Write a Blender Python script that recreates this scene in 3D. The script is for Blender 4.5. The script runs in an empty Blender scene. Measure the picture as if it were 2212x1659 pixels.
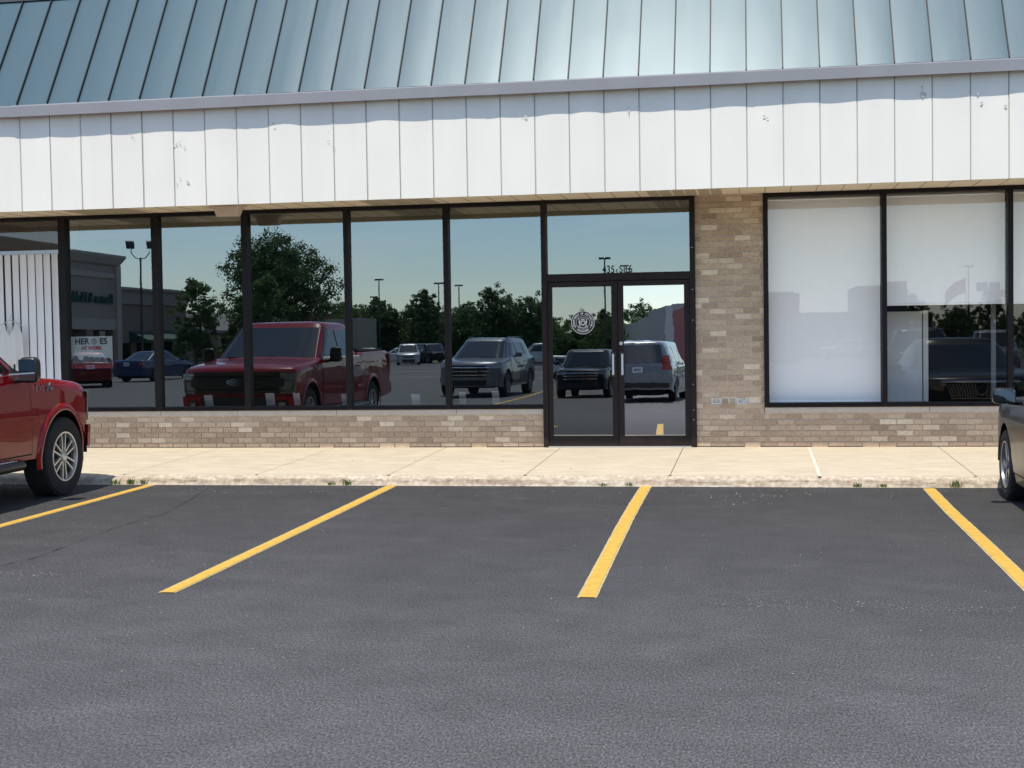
import bpy, math, random
from mathutils import Vector, Matrix, noise as mnoise
R = math.radians
random.seed(7)
scene = bpy.context.scene
col = scene.collection

# ------------------------------------------------------------------ camera
cam_data = bpy.data.cameras.new("camera")
cam = bpy.data.objects.new("camera", cam_data); col.objects.link(cam)
cam_data.sensor_width = 36.0
cam_data.lens = 2970.85 / 2212 * 36.0
cam_data.clip_start = 0.1; cam_data.clip_end = 4000
YAW, PITCH, ROLL = .173353, .041485, .016612
fw = Vector((-math.sin(YAW)*math.cos(PITCH), math.cos(YAW)*math.cos(PITCH), -math.sin(PITCH)))
rt = Vector((math.cos(YAW), math.sin(YAW), 0)); up = rt.cross(fw)
rt2 = math.cos(ROLL)*rt - math.sin(ROLL)*up; up2 = math.sin(ROLL)*rt + math.cos(ROLL)*up
M = Matrix((rt2, up2, -fw)).transposed().to_4x4(); M.translation = Vector((0, -17.294, 1.679))
cam.matrix_world = M
scene.camera = cam

# ------------------------------------------------------------------ light and sky
SUN_EL, SUN_X = 64.6, -.06
sun_dir = Vector((SUN_X, -math.cos(R(SUN_EL)), math.sin(R(SUN_EL)))).normalized()
sl = bpy.data.lights.new("sun", 'SUN'); sl.energy = 3.8; sl.angle = R(.5); sl.color = (1, .94, .83)
so = bpy.data.objects.new("sun", sl); col.objects.link(so)
so.rotation_euler = (-sun_dir).to_track_quat('-Z', 'Y').to_euler()
world = bpy.data.worlds.new("World"); scene.world = world; world.use_nodes = True
nt = world.node_tree; nd = nt.nodes; lk = nt.links
bg = nd['Background']; bg.inputs['Strength'].default_value = .15
sky = nd.new('ShaderNodeTexSky'); sky.sky_type = 'NISHITA'; sky.sun_disc = False
sky.sun_elevation = R(SUN_EL); sky.sun_rotation = math.atan2(sun_dir.x, sun_dir.y)
sky.air_density = 1.0; sky.dust_density = .2; sky.ozone_density = 3.0
tc = nd.new('ShaderNodeTexCoord'); mp = nd.new('ShaderNodeMapping'); mp.inputs['Scale'].default_value = (1.3, 1.3, 9)
lk.new(tc.outputs['Generated'], mp.inputs['Vector'])
nz = nd.new('ShaderNodeTexNoise'); nz.inputs['Scale'].default_value = 2.2; nz.inputs['Detail'].default_value = 7; nz.inputs['Roughness'].default_value = .6
lk.new(mp.outputs[0], nz.inputs['Vector'])
rp = nd.new('ShaderNodeMapRange'); rp.inputs[1].default_value = .44; rp.inputs[2].default_value = .72; rp.inputs[4].default_value = .34
lk.new(nz.outputs['Fac'], rp.inputs[0])
mxw = nd.new('ShaderNodeMix'); mxw.data_type = 'RGBA'; mxw.inputs[7].default_value = (9.5, 9.2, 8.9, 1)
lk.new(rp.outputs[0], mxw.inputs[0]); lk.new(sky.outputs[0], mxw.inputs[6]); 
hsv = nd.new('ShaderNodeVectorMath'); hsv.operation = 'MULTIPLY'; hsv.inputs[1].default_value = (.96, .99, 1.02)
lk.new(mxw.outputs[2], hsv.inputs[0]); lk.new(hsv.outputs[0], bg.inputs['Color'])
scene.view_settings.view_transform = 'Standard'; scene.view_settings.look = 'None'
scene.view_settings.exposure = 0.42; scene.view_settings.gamma = 1
scene.cycles.max_bounces = 10; scene.cycles.glossy_bounces = 6; scene.cycles.transparent_max_bounces = 16

# ------------------------------------------------------------------ helpers
def tag(o, label=None, cat=None, group=None, kind=None):
    if label: o['label'] = label
    if cat: o['category'] = cat
    if group: o['group'] = group
    if kind: o['kind'] = kind
    return o
def empty(name, loc=(0, 0, 0), rz=0):
    o = bpy.data.objects.new(name, None); col.objects.link(o); o.location = loc; o.rotation_euler = (0, 0, rz); o.empty_display_size = .2
    return o
class MB:
    def __init__(s): s.v = []; s.f = []; s.a = []; s.cur = 0.0
    def face(s, idx): s.f.append(tuple(idx)); s.a.append(s.cur)
    def add(s, vs, fs):
        k = len(s.v); s.v += [tuple(v) for v in vs]
        for f in fs: s.face([i + k for i in f])
        return s
    def box(s, x0, x1, y0, y1, z0, z1):
        return s.add([(x0,y0,z0),(x1,y0,z0),(x1,y1,z0),(x0,y1,z0),(x0,y0,z1),(x1,y0,z1),(x1,y1,z1),(x0,y1,z1)],
            [(0,3,2,1),(4,5,6,7),(0,1,5,4),(1,2,6,5),(2,3,7,6),(3,0,4,7)])
    def quad(s, a, b, c, d): return s.add([a, b, c, d], [(0, 1, 2, 3)])
    def poly(s, pts): return s.add(pts, [tuple(range(len(pts)))])
    def prism(s, pts, off):
        n = len(pts); o = Vector(off); q = [tuple(Vector(p) + o) for p in pts]
        return s.add(list(pts) + q, [tuple(range(n-1, -1, -1)), tuple(range(n, 2*n))] + [(i, (i+1) % n, n+(i+1) % n, n+i) for i in range(n)])
    def grid(s, nu, nv, fn, closeu=False):
        k = len(s.v)
        for j in range(nv + 1):
            for i in range(nu + (0 if closeu else 1)): s.v.append(tuple(fn(i/nu, j/nv)))
        w = nu if closeu else nu + 1
        for j in range(nv):
            for i in range(nu):
                i2 = (i+1) % w
                s.face((k+j*w+i, k+j*w+i2, k+(j+1)*w+i2, k+(j+1)*w+i))
        return s
    def tube(s, pts, r, n=8, caps=True):
        pts = [Vector(p) for p in pts]; k = len(s.v); m = len(pts)
        rr = r if isinstance(r, (list, tuple)) else [r]*m
        for i, p in enumerate(pts):
            t = (pts[min(i+1, m-1)] - pts[max(i-1, 0)]).normalized()
            a = t.orthogonal() if abs(t.z) > .98 else t.cross(Vector((0, 0, 1)))
            a.normalize(); b = t.cross(a)
            for q in range(n):
                an = 2*math.pi*q/n
                s.v.append(tuple(p + rr[i]*(a*math.cos(an) + b*math.sin(an))))
        for i in range(m-1):
            for q in range(n):
                q2 = (q+1) % n
                s.face((k+i*n+q, k+i*n+q2, k+(i+1)*n+q2, k+(i+1)*n+q))
        if caps:
            s.face([k+q for q in range(n-1, -1, -1)]); s.face([k+(m-1)*n+q for q in range(n)])
        return s
    def lathe_x(s, prof, n=32, c=(0, 0, 0)):   # profile of (x, r) turned about the local X axis
        k = len(s.v)
        for x, r in prof:
            for q in range(n):
                a = 2*math.pi*q/n; s.v.append((c[0]+x, c[1]+r*math.cos(a), c[2]+r*math.sin(a)))
        for i in range(len(prof)-1):
            for q in range(n):
                q2 = (q+1) % n
                s.face((k+i*n+q, k+i*n+q2, k+(i+1)*n+q2, k+(i+1)*n+q))
        return s
    def disc_y(s, cx, y, cz, r, n=32, r0=0):
        if r0 == 0: return s.poly([(cx+r*math.cos(2*math.pi*i/n), y, cz+r*math.sin(2*math.pi*i/n)) for i in range(n)])
        return s.grid(n, 1, lambda u, v: (cx+(r0+(r-r0)*v)*math.cos(2*math.pi*u), y, cz+(r0+(r-r0)*v)*math.sin(2*math.pi*u)), closeu=True)
    def build(s, name, mat, parent=None, smooth=False, attr=None, angle=40):
        me = bpy.data.meshes.new(name); me.from_pydata(s.v, [], s.f); me.update()
        if mat is not None: me.materials.append(mat)
        if attr:
            at = me.attributes.new(attr, 'FLOAT', 'FACE'); at.data.foreach_set('value', s.a)
        if smooth:
            me.shade_smooth()
            if angle < 180: me.set_sharp_from_angle(angle=R(angle))
        o = bpy.data.objects.new(name, me); col.objects.link(o)
        if parent: o.parent = parent
        return o
def copy_tree(o, parent=None):
    c = o.copy(); col.objects.link(c)
    if parent: c.parent = parent
    for ch in list(o.children): copy_tree(ch, c)
    return c
def interp(tab, x):
    if x <= tab[0][0]: return tab[0][1]
    for (a, b), (c, d) in zip(tab, tab[1:]):
        if x <= c:
            t = (x-a)/(c-a); return b + (d-b)*t
    return tab[-1][1]
def lerp(a, b, t): return a + (b-a)*t
def text_mesh(body, size, extrude=.01, bold=0.0, align='CENTER', sx=1.0, shear=0):
    cu = bpy.data.curves.new("lettering", 'FONT'); cu.body = body; cu.size = size; cu.extrude = extrude
    cu.align_x = align; cu.align_y = 'CENTER'; cu.offset = bold; cu.shear = shear
    o = bpy.data.objects.new("lettering", cu); col.objects.link(o)
    bpy.context.view_layer.update()
    me = bpy.data.meshes.new_from_object(o.evaluated_get(bpy.context.evaluated_depsgraph_get()))
    bpy.data.objects.remove(o); bpy.data.curves.remove(cu)
    if sx != 1:
        for v in me.vertices: v.co.x *= sx
    return me
def text_add(mb, me, mat4):
    mb.add([mat4 @ v.co for v in me.vertices], [tuple(p.vertices) for p in me.polygons])

# ------------------------------------------------------------------ materials
def newmat(name):
    m = bpy.data.materials.new(name); m.use_nodes = True
    n = m.node_tree.nodes; return m, n, m.node_tree.links, n['Principled BSDF']
def pm(name, c, rough=.6, metal=0, coat=0, spec=.5, var=.0, vscale=8, bump=0, bscale=60, stretch=(1, 1, 1), coatr=.03):
    m, n, l, b = newmat(name)
    b.inputs['Base Color'].default_value = (*c, 1); b.inputs['Roughness'].default_value = rough; b.inputs['Metallic'].default_value = metal
    b.inputs['Coat Weight'].default_value = coat; b.inputs['Coat Roughness'].default_value = coatr; b.inputs['Specular IOR Level'].default_value = spec
    if var or bump:
        t = n.new('ShaderNodeTexCoord'); mpn = n.new('ShaderNodeMapping'); mpn.inputs['Scale'].default_value = stretch
        l.new(t.outputs['Object'], mpn.inputs['Vector'])
    if var:
        z = n.new('ShaderNodeTexNoise'); z.inputs['Scale'].default_value = vscale; z.inputs['Detail'].default_value = 6
        l.new(mpn.outputs[0], z.inputs['Vector'])
        r = n.new('ShaderNodeMapRange'); r.inputs[1].default_value = .3; r.inputs[2].default_value = .7; r.inputs[3].default_value = 1-var; r.inputs[4].default_value = 1+var
        l.new(z.outputs['Fac'], r.inputs[0])
        h = n.new('ShaderNodeVectorMath'); h.operation = 'SCALE'; h.inputs[0].default_value = c
        l.new(r.outputs[0], h.inputs['Scale']); l.new(h.outputs[0], b.inputs['Base Color'])
    if bump:
        z2 = n.new('ShaderNodeTexNoise'); z2.inputs['Scale'].default_value = bscale; z2.inputs['Detail'].default_value = 5
        l.new(mpn.outputs[0], z2.inputs['Vector'])
        bn = n.new('ShaderNodeBump'); bn.inputs['Strength'].default_value = bump; bn.inputs['Distance'].default_value = .01
        l.new(z2.outputs['Fac'], bn.inputs['Height']); l.new(bn.outputs[0], b.inputs['Normal'])
    return m
def paint(name, c, metal=.25, rough=.32): return pm(name, c, rough=rough, metal=metal*.4, coat=.75, spec=.08, coatr=.012)
def attr_ramp(name, attr, stops, rough=.8, var=.12, vscale=25, bump=.3, bscale=90, translucent=0):
    m, n, l, b = newmat(name); b.inputs['Roughness'].default_value = rough
    a = n.new('ShaderNodeAttribute'); a.attribute_name = attr
    r = n.new('ShaderNodeValToRGB'); e = r.color_ramp.elements
    e[0].position = stops[0][0]; e[0].color = (*stops[0][1], 1); e[1].position = stops[-1][0]; e[1].color = (*stops[-1][1], 1)
    for p, c in stops[1:-1]:
        x = e.new(p); x.color = (*c, 1)
    l.new(a.outputs['Fac'], r.inputs[0]); out = r.outputs[0]
    if var:
        t = n.new('ShaderNodeTexCoord'); z = n.new('ShaderNodeTexNoise'); z.inputs['Scale'].default_value = vscale; z.inputs['Detail'].default_value = 6
        l.new(t.outputs['Object'], z.inputs['Vector'])
        mr = n.new('ShaderNodeMapRange'); mr.inputs[1].default_value = .3; mr.inputs[2].default_value = .7; mr.inputs[3].default_value = 1-var; mr.inputs[4].default_value = 1+var
        l.new(z.outputs['Fac'], mr.inputs[0])
        h = n.new('ShaderNodeVectorMath'); h.operation = 'SCALE'; l.new(out, h.inputs[0]); l.new(mr.outputs[0], h.inputs['Scale']); out = h.outputs[0]
        if bump:
            z2 = n.new('ShaderNodeTexNoise'); z2.inputs['Scale'].default_value = bscale; l.new(t.outputs['Object'], z2.inputs['Vector'])
            bn = n.new('ShaderNodeBump'); bn.inputs['Strength'].default_value = bump; bn.inputs['Distance'].default_value = .004
            l.new(z2.outputs['Fac'], bn.inputs['Height']); l.new(bn.outputs[0], b.inputs['Normal'])
    l.new(out, b.inputs['Base Color'])
    if translucent:
        tr = n.new('ShaderNodeBsdfTranslucent'); l.new(out, tr.inputs['Color']); mx = n.new('ShaderNodeMixShader'); mx.inputs[0].default_value = translucent
        l.new(b.outputs[0], mx.inputs[1]); l.new(tr.outputs[0], mx.inputs[2]); l.new(mx.outputs[0], n['Material Output'].inputs['Surface'])
    return m
def glass(name, refl, tint, rcol=(1, 1, 1), wave=0.0, scale=(1, 1, 1), rough=0.0):
    m, n, l, b = newmat(name); n.remove(b)
    g = n.new('ShaderNodeBsdfAnisotropic'); g.inputs['Color'].default_value = (*rcol, 1); g.inputs['Roughness'].default_value = rough
    t = n.new('ShaderNodeBsdfTransparent'); t.inputs['Color'].default_value = (*tint, 1)
    mx = n.new('ShaderNodeMixShader'); mx.inputs[0].default_value = refl
    l.new(t.outputs[0], mx.inputs[1]); l.new(g.outputs[0], mx.inputs[2]); l.new(mx.outputs[0], n['Material Output'].inputs['Surface'])
    if wave:
        c = n.new('ShaderNodeTexCoord'); mpn = n.new('ShaderNodeMapping'); mpn.inputs['Scale'].default_value = scale; l.new(c.outputs['Object'], mpn.inputs['Vector'])
        z = n.new('ShaderNodeTexNoise'); z.inputs['Scale'].default_value = 1.0; z.inputs['Detail'].default_value = 2; l.new(mpn.outputs[0], z.inputs['Vector'])
        bn = n.new('ShaderNodeBump'); bn.inputs['Strength'].default_value = 1; bn.inputs['Distance'].default_value = wave
        l.new(z.outputs['Fac'], bn.inputs['Height']); l.new(bn.outputs[0], g.inputs['Normal'])
    return m
def asphalt_mat():
    m, n, l, b = newmat("asphalt"); b.inputs['Roughness'].default_value = .82; b.inputs['Specular IOR Level'].default_value = .35
    t = n.new('ShaderNodeTexCoord')
    def noise(sc, det=6, ro=.6, stretch=None):
        z = n.new('ShaderNodeTexNoise'); z.inputs['Scale'].default_value = sc; z.inputs['Detail'].default_value = det; z.inputs['Roughness'].default_value = ro
        if stretch:
            mpn = n.new('ShaderNodeMapping'); mpn.inputs['Scale'].default_value = stretch; l.new(t.outputs['Object'], mpn.inputs['Vector']); l.new(mpn.outputs[0], z.inputs['Vector'])
        else: l.new(t.outputs['Object'], z.inputs['Vector'])
        return z.outputs['Fac']
    def rng(x, a, bb, c, d):
        r = n.new('ShaderNodeMapRange'); r.inputs[1].default_value = a; r.inputs[2].default_value = bb; r.inputs[3].default_value = c; r.inputs[4].default_value = d
        l.new(x, r.inputs[0]); return r.outputs[0]
    def mul(a, bb):
        r = n.new('ShaderNodeMath'); r.operation = 'MULTIPLY'; l.new(a, r.inputs[0]); l.new(bb, r.inputs[1]); return r.outputs[0]
    def addn(a, bb):
        r = n.new('ShaderNodeMath'); r.operation = 'ADD'; l.new(a, r.inputs[0]); l.new(bb, r.inputs[1]); return r.outputs[0]
    sx = n.new('ShaderNodeSeparateXYZ'); l.new(t.outputs['Object'], sx.inputs[0])
    near = mul(rng(sx.outputs['Y'], -12.4, -8.6, 1.38, .97), rng(sx.outputs['Y'], -8.6, -3.2, 1, .66))      # darkens toward the kerb: brightness by viewing angle put into the colour
    big = rng(noise(.35, 5), .3, .7, .88, 1.12)
    mid = rng(noise(2.6, 6, .65), .3, .7, .84, 1.16)
    grain = rng(noise(95, 3, .8, (1, .45, 1)), .36, .64, .50, 1.55)
    grain2 = rng(noise(90, 2, .7, (1, .42, 1)), .32, .68, .6, 1.45)
    f = mul(mul(mul(near, big), mul(mid, grain)), grain2)
    v = n.new('ShaderNodeTexVoronoi'); v.inputs['Scale'].default_value = 26; l.new(t.outputs['Object'], v.inputs['Vector'])
    stone = rng(v.outputs['Distance'], .05, .16, 1, 0)
    sep = n.new('ShaderNodeSeparateColor'); l.new(v.outputs['Color'], sep.inputs[0])
    sel = rng(sep.outputs[0], .86, .92, 0, 1)
    st = mul(mul(stone, sel), rng(noise(.8, 3), .4, .65, .15, 1.5))
    scuff = rng(noise(3.0, 7, .72, (.8, 1.2, 1)), .585, .70, 0, .75)
    scz = rng(sx.outputs['Y'], -6.5, -3.4, .12, 1)
    wear = rng(noise(1.1, 7, .7, (.7, 1.6, 1)), .52, .70, 0, .22)
    f = addn(f, mul(wear, grain))
    f = addn(f, addn(mul(st, rng(noise(9), 0, 1, .8, 1.8)), mul(scuff, mul(scz, grain))))
    h = n.new('ShaderNodeVectorMath'); h.operation = 'SCALE'; h.inputs[0].default_value = (.0565, .0548, .0556)
    l.new(f, h.inputs['Scale']); l.new(h.outputs[0], b.inputs['Base Color'])
    bn = n.new('ShaderNodeBump'); bn.inputs['Strength'].default_value = .4; bn.inputs['Distance'].default_value = .006
    l.new(noise(70, 4, .7), bn.inputs['Height']); l.new(bn.outputs[0], b.inputs['Normal'])
    return m

MAT = {}
def setmats():
    A = MAT
    A['asphalt'] = asphalt_mat()
    A['sidewalk'] = pm("sidewalk_concrete", (.515, .44, .325), .85, var=.10, vscale=3.5, bump=.12, bscale=120, stretch=(1, 2.2, 1))
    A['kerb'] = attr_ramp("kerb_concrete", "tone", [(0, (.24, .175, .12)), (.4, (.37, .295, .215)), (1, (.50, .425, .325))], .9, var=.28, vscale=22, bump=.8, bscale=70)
    A['yellow'] = pm("yellow_road_paint", (.58, .35, .055), .7, var=.13, vscale=14, bump=.25, bscale=90)
    A['brick'] = attr_ramp("tan_brick", "tone", [(0, (.34, .245, .165)), (.3, (.49, .37, .258)), (.6, (.58, .45, .318)), (.85, (.63, .50, .362)), (1, (.72, .60, .45))], .85, var=.13, vscale=30)
    A['mortar'] = pm("mortar", (.70, .59, .47), .95, var=.12, vscale=12, bump=.2)
    A['sill'] = pm("stone_sill", (.52, .455, .385), .8, var=.07, vscale=9, bump=.1)
    A['bronze'] = pm("dark_bronze_aluminium", (.012, .0095, .010), .5, spec=.2, var=.2, vscale=6)
    A['bronze2'] = pm("brown_bronze_door", (.018, .012, .011), .5, spec=.22, var=.2, vscale=5)
    A['white_panel'] = pm("white_enamel_panel", (.745, .715, .645), .42, var=.03, vscale=1.1, stretch=(2.2, 1, .35))
    A['grey_flash'] = pm("grey_flashing", (.235, .235, .25), .45, var=.05, vscale=3)
    A['soffit'] = pm("tan_soffit", (.80, .70, .54), .7, var=.06, vscale=4)
    A['vent'] = pm("soffit_vent", (.42, .365, .28), .8)
    A['seam'] = pm("roof_seam", (.012, .017, .022), .4)
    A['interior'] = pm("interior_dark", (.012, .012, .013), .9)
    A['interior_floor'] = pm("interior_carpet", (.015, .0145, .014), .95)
    A['lamp_plastic'] = pm("lamp_plastic", (.62, .55, .46), .35)
    A['glass_left'] = glass("tinted_glass", .27, (.84, .88, .88), (.90, .98, 1.0), wave=.00010, scale=(1.6, 1, 1.2))
    A['glass_door_left'] = glass("tinted_door_glass", .265, (.5, .54, .54), (.93, .97, .95), wave=.00010, scale=(2, 1, 2))
    A['glass_door_right'] = glass("wavy_door_glass", .60, (.15, .17, .18), (1, 1, 1), wave=.00015, scale=(5.5, 1, 3.2))
    A['glass_right'] = glass("clear_glass", .085, (.99, .995, 1), (.95, .98, 1), wave=.00010, scale=(1.6, 1, 1.2))
    A['shade'] = pm("white_shade", (.93, .92, .90), .8, var=.01)
    A['blind'] = pm("white_blind", (.93, .92, .92), .6)
    A['shirt'] = pm("white_cloth", (.78, .77, .74), .9, bump=.3, bscale=20)
    A['paper'] = pm("white_paper", (.34, .34, .34), .9)
    A['black'] = pm("black_matte", (.008, .008, .009), .6)
    A['black_gloss'] = pm("black_plastic", (.012, .012, .013), .35)
    A['white'] = pm("white_print", (.72, .71, .67), .6)
    A['steel'] = pm("brushed_steel", (.55, .55, .56), .3, metal=.9)
    A['chrome'] = pm("chrome", (.78, .78, .79), .08, metal=1)
    A['mirror'] = pm('door_mirror_glass', (.22, .25, .27), .04, metal=1)
    A['galv'] = pm("galvanised_box", (.58, .59, .60), .45, metal=.2, var=.15, vscale=40)
    A['rubber'] = pm("tyre_rubber", (.016, .016, .017), .85, bump=.3, bscale=50)
    A['rim_silver'] = pm("alloy_rim", (.60, .59, .57), .3, metal=.75)
    A['rim_grey'] = pm("grey_alloy_rim", (.26, .265, .28), .35, metal=.7)
    A['dark'] = pm("underbody", (.006, .006, .006), .9)
    A['car_glass'] = pm("car_glass", (.010, .013, .015), .03, spec=1.0)
    A['lens'] = pm("headlamp_lens", (.10, .10, .105), .05, spec=1.0, coat=1)
    A['lens_clear'] = pm("bright_headlamp_lens", (.30, .30, .31), .08, metal=.5, coat=1)
    A['tail'] = pm("tail_lamp_red", (.30, .008, .010), .12, coat=1)
    A['plate'] = pm("plate_white", (.6, .62, .64), .5)
    A['blue_oval'] = pm("blue_enamel", (.012, .035, .12), .25, coat=1)
    A['red_paint'] = paint("red_metallic_paint", (.23, .002, .004), 0)
    A['black_paint'] = pm("black_paint", (.004, .0045, .006), .3, coat=.35, spec=.2)
    A['navy_paint'] = paint("dark_navy_paint", (.010, .014, .022), .2)
    A['silver_paint'] = paint("silver_paint", (.46, .47, .49), .6)
    A['grey_paint'] = paint("grey_blue_paint", (.20, .21, .235), .5); A['steel_paint'] = paint("steel_grey_paint", (.14, .148, .165), .8)
    A['white_paint'] = paint("white_paint", (.72, .72, .71), 0)
    A['blue_paint'] = paint("blue_paint", (.012, .03, .09), .3)
    A['maroon_paint'] = paint("maroon_paint", (.14, .008, .012), .3)
    A['bark'] = pm("bark", (.10, .078, .058), .95, var=.3, vscale=12, bump=.6, bscale=30)
    for k, (a, b_, c) in {'leaf_dark': ((.040, .078, .028), (.066, .122, .044), (.105, .175, .066)), 'leaf_mid': ((.052, .096, .028), (.084, .15, .046), (.14, .21, .072)), 'leaf_pale': ((.055, .098, .032), (.090, .15, .050), (.14, .20, .075))}.items():
        A[k] = attr_ramp(k, "tone", [(0, a), (.55, b_), (1, c)], .65, var=0, translucent=.42)
    A['grass'] = attr_ramp("grass_blades", "tone", [(0, (.07, .12, .02)), (1, (.20, .26, .07))], .7, var=0, translucent=.25)
    A['lawn'] = pm("lawn", (.075, .12, .03), .95, var=.3, vscale=2, bump=.5)
    A['beige_stucco'] = pm("beige_stucco", (.34, .29, .255), .9, var=.06, vscale=2)
    A['trim_stucco'] = pm("pale_stucco_trim", (.43, .38, .33), .9, var=.05, vscale=2)
    A['brown_brick'] = pm("brown_brick", (.25, .19, .155), .9, var=.15, vscale=6)
    A['roof_grey'] = pm("flat_roof_grey", (.20, .19, .18), .9)
    A['green_sign'] = pm("green_sign_letter", (.018, .085, .070), .4)
    A['awning'] = pm("green_awning", (.016, .075, .055), .7)
    A['crimson_wall'] = pm("crimson_wall", (.20, .03, .032), .85, var=.1, vscale=1)
    A['grey_wall'] = pm("grey_block_wall", (.15, .155, .16), .9, var=.06, vscale=1)
    A['light_wall'] = pm("light_block_wall", (.30, .31, .31), .9, var=.06, vscale=1)
    A['pole'] = pm("dark_pole", (.05, .05, .052), .5)
    A['concrete_far'] = pm("pale_concrete", (.22, .21, .19), .9, var=.1, vscale=2)
    A['flag_red'] = pm("flag_cloth", (.45, .06, .06), .9)
    A['silver_tank'] = pm("silver_panel", (.62, .63, .65), .25, metal=.6)
    A['tan_partition'] = pm("partition_panel", (.58, .57, .55), .8)
setmats()
def roof_mat():
    m, n, l, b = newmat("teal_standing_seam_metal")
    b.inputs['Metallic'].default_value = .12; b.inputs['Roughness'].default_value = .36; b.inputs['Specular IOR Level'].default_value = .42
    t = n.new('ShaderNodeTexCoord'); mpn = n.new('ShaderNodeMapping'); mpn.inputs['Scale'].default_value = (9, .7, .5); l.new(t.outputs['Object'], mpn.inputs['Vector'])
    z = n.new('ShaderNodeTexNoise'); z.inputs['Scale'].default_value = 1; z.inputs['Detail'].default_value = 5; l.new(mpn.outputs[0], z.inputs['Vector'])
    mp2 = n.new('ShaderNodeMapping'); mp2.inputs['Scale'].default_value = (2.48, .4, .3); l.new(t.outputs['Object'], mp2.inputs['Vector'])
    z2 = n.new('ShaderNodeTexNoise'); z2.inputs['Scale'].default_value = 1.3; z2.inputs['Detail'].default_value = 4; l.new(mp2.outputs[0], z2.inputs['Vector'])
    ad = n.new('ShaderNodeMath'); ad.operation = 'ADD'; l.new(z.outputs['Fac'], ad.inputs[0]); l.new(z2.outputs['Fac'], ad.inputs[1])
    r = n.new('ShaderNodeMapRange'); r.inputs[1].default_value = .75; r.inputs[2].default_value = 1.25; r.inputs[3].default_value = .30; r.inputs[4].default_value = .335; l.new(ad.outputs[0], r.inputs[0]); l.new(r.outputs[0], b.inputs['Roughness'])
    b.inputs['Base Color'].default_value = (.058, .104, .128, 1)
    return m
MAT['roof'] = roof_mat()

# ------------------------------------------------------------------ the ground, sidewalk and kerb
XL, XR = -16.0, 9.0
g = MB(); g.quad((-900, -900, 0), (900, -900, 0), (900, 900, 0), (-900, 900, 0))
tag(g.build('asphalt_lot', MAT['asphalt']), kind='structure')
KY = -3.05
joints = [-14.7, -13.15, -11.6, -10.05, -8.5, -6.96, -5.40, -3.90, -2.40, -.86, .67, 2.21, 3.75, 5.3, 6.8]
sw = MB()
xs = [XL] + joints + [XR]
for a, b in zip(xs, xs[1:]):
    y0, z0 = KY + .17, .098; n = 10
    sw.grid(n, 8, lambda u, v: (lerp(a+.0035, b-.0035, u), lerp(y0, .02, v), lerp(z0, .141, v) + .0015*mnoise.noise((lerp(a, b, u)*1.5, v*3, 0))))
tag(sw.build('sidewalk', MAT['sidewalk'], smooth=True), kind='structure')
jb = MB(); jb.quad((XL, KY+.1, .082), (XR, KY+.1, .082), (XR, .02, .128), (XL, .02, .128))
tag(jb.build('sidewalk_joint_bed', pm("joint_dirt", (.22, .18, .135), .95)), kind='structure')
cj = MB()
for i in range(14):
    ya = lerp(KY+.1, -.05, i/14); yb = lerp(KY+.1, -.05, (i+1)/14)
    wob = lambda y: .67 + .012*mnoise.noise((y*2.5, 3, 1)); zz = lambda y: lerp(.098, .141, (y-KY-.17)/2.9) + .004
    cj.quad((wob(ya)-.02, ya, zz(ya)), (wob(ya)+.02, ya, zz(ya)), (wob(yb)+.02, yb, zz(yb)), (wob(yb)-.02, yb, zz(yb)))
tag(cj.build('sidewalk_sealant', pm("white_sealant", (.60, .56, .47), .7)), kind='structure')
kb = MB(); NU = 1500
prof = [(-.02, -.02), (0, .012), (.012, .042), (.03, .068), (.062, .088), (.10, .097), (.14, .1), (.172, .0985)]
def kfn(u, v):
    x = lerp(XL, XR, u); i = v*(len(prof)-1); k = min(int(i), len(prof)-2); t = i-k
    y = lerp(prof[k][0], prof[k+1][0], t); z = lerp(prof[k][1], prof[k+1][1], t)
    e = min(1, 4*v)*min(1, (1-v)*5)
    d = mnoise.fractal((x*5, v*2.5, 3), .8, 2.1, 4)*.010*e + mnoise.noise((x*28, v*9, 1))*.007*e
    jd = min(abs(x-j) for j in joints)
    if jd < .03: d -= (.03-jd)*.55
    return (x, KY+y - d + .02*mnoise.noise((x*.5, 0, 7))*(1-v), z + d*.7)
kb.grid(NU, 12, kfn)
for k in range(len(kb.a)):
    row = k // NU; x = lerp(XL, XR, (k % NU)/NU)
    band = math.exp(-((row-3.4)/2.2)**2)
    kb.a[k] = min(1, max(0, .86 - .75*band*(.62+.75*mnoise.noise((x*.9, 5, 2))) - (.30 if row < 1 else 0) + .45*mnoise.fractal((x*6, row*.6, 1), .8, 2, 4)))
tag(kb.build('kerb', MAT['kerb'], smooth=True, attr='tone', angle=180), kind='structure')

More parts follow.
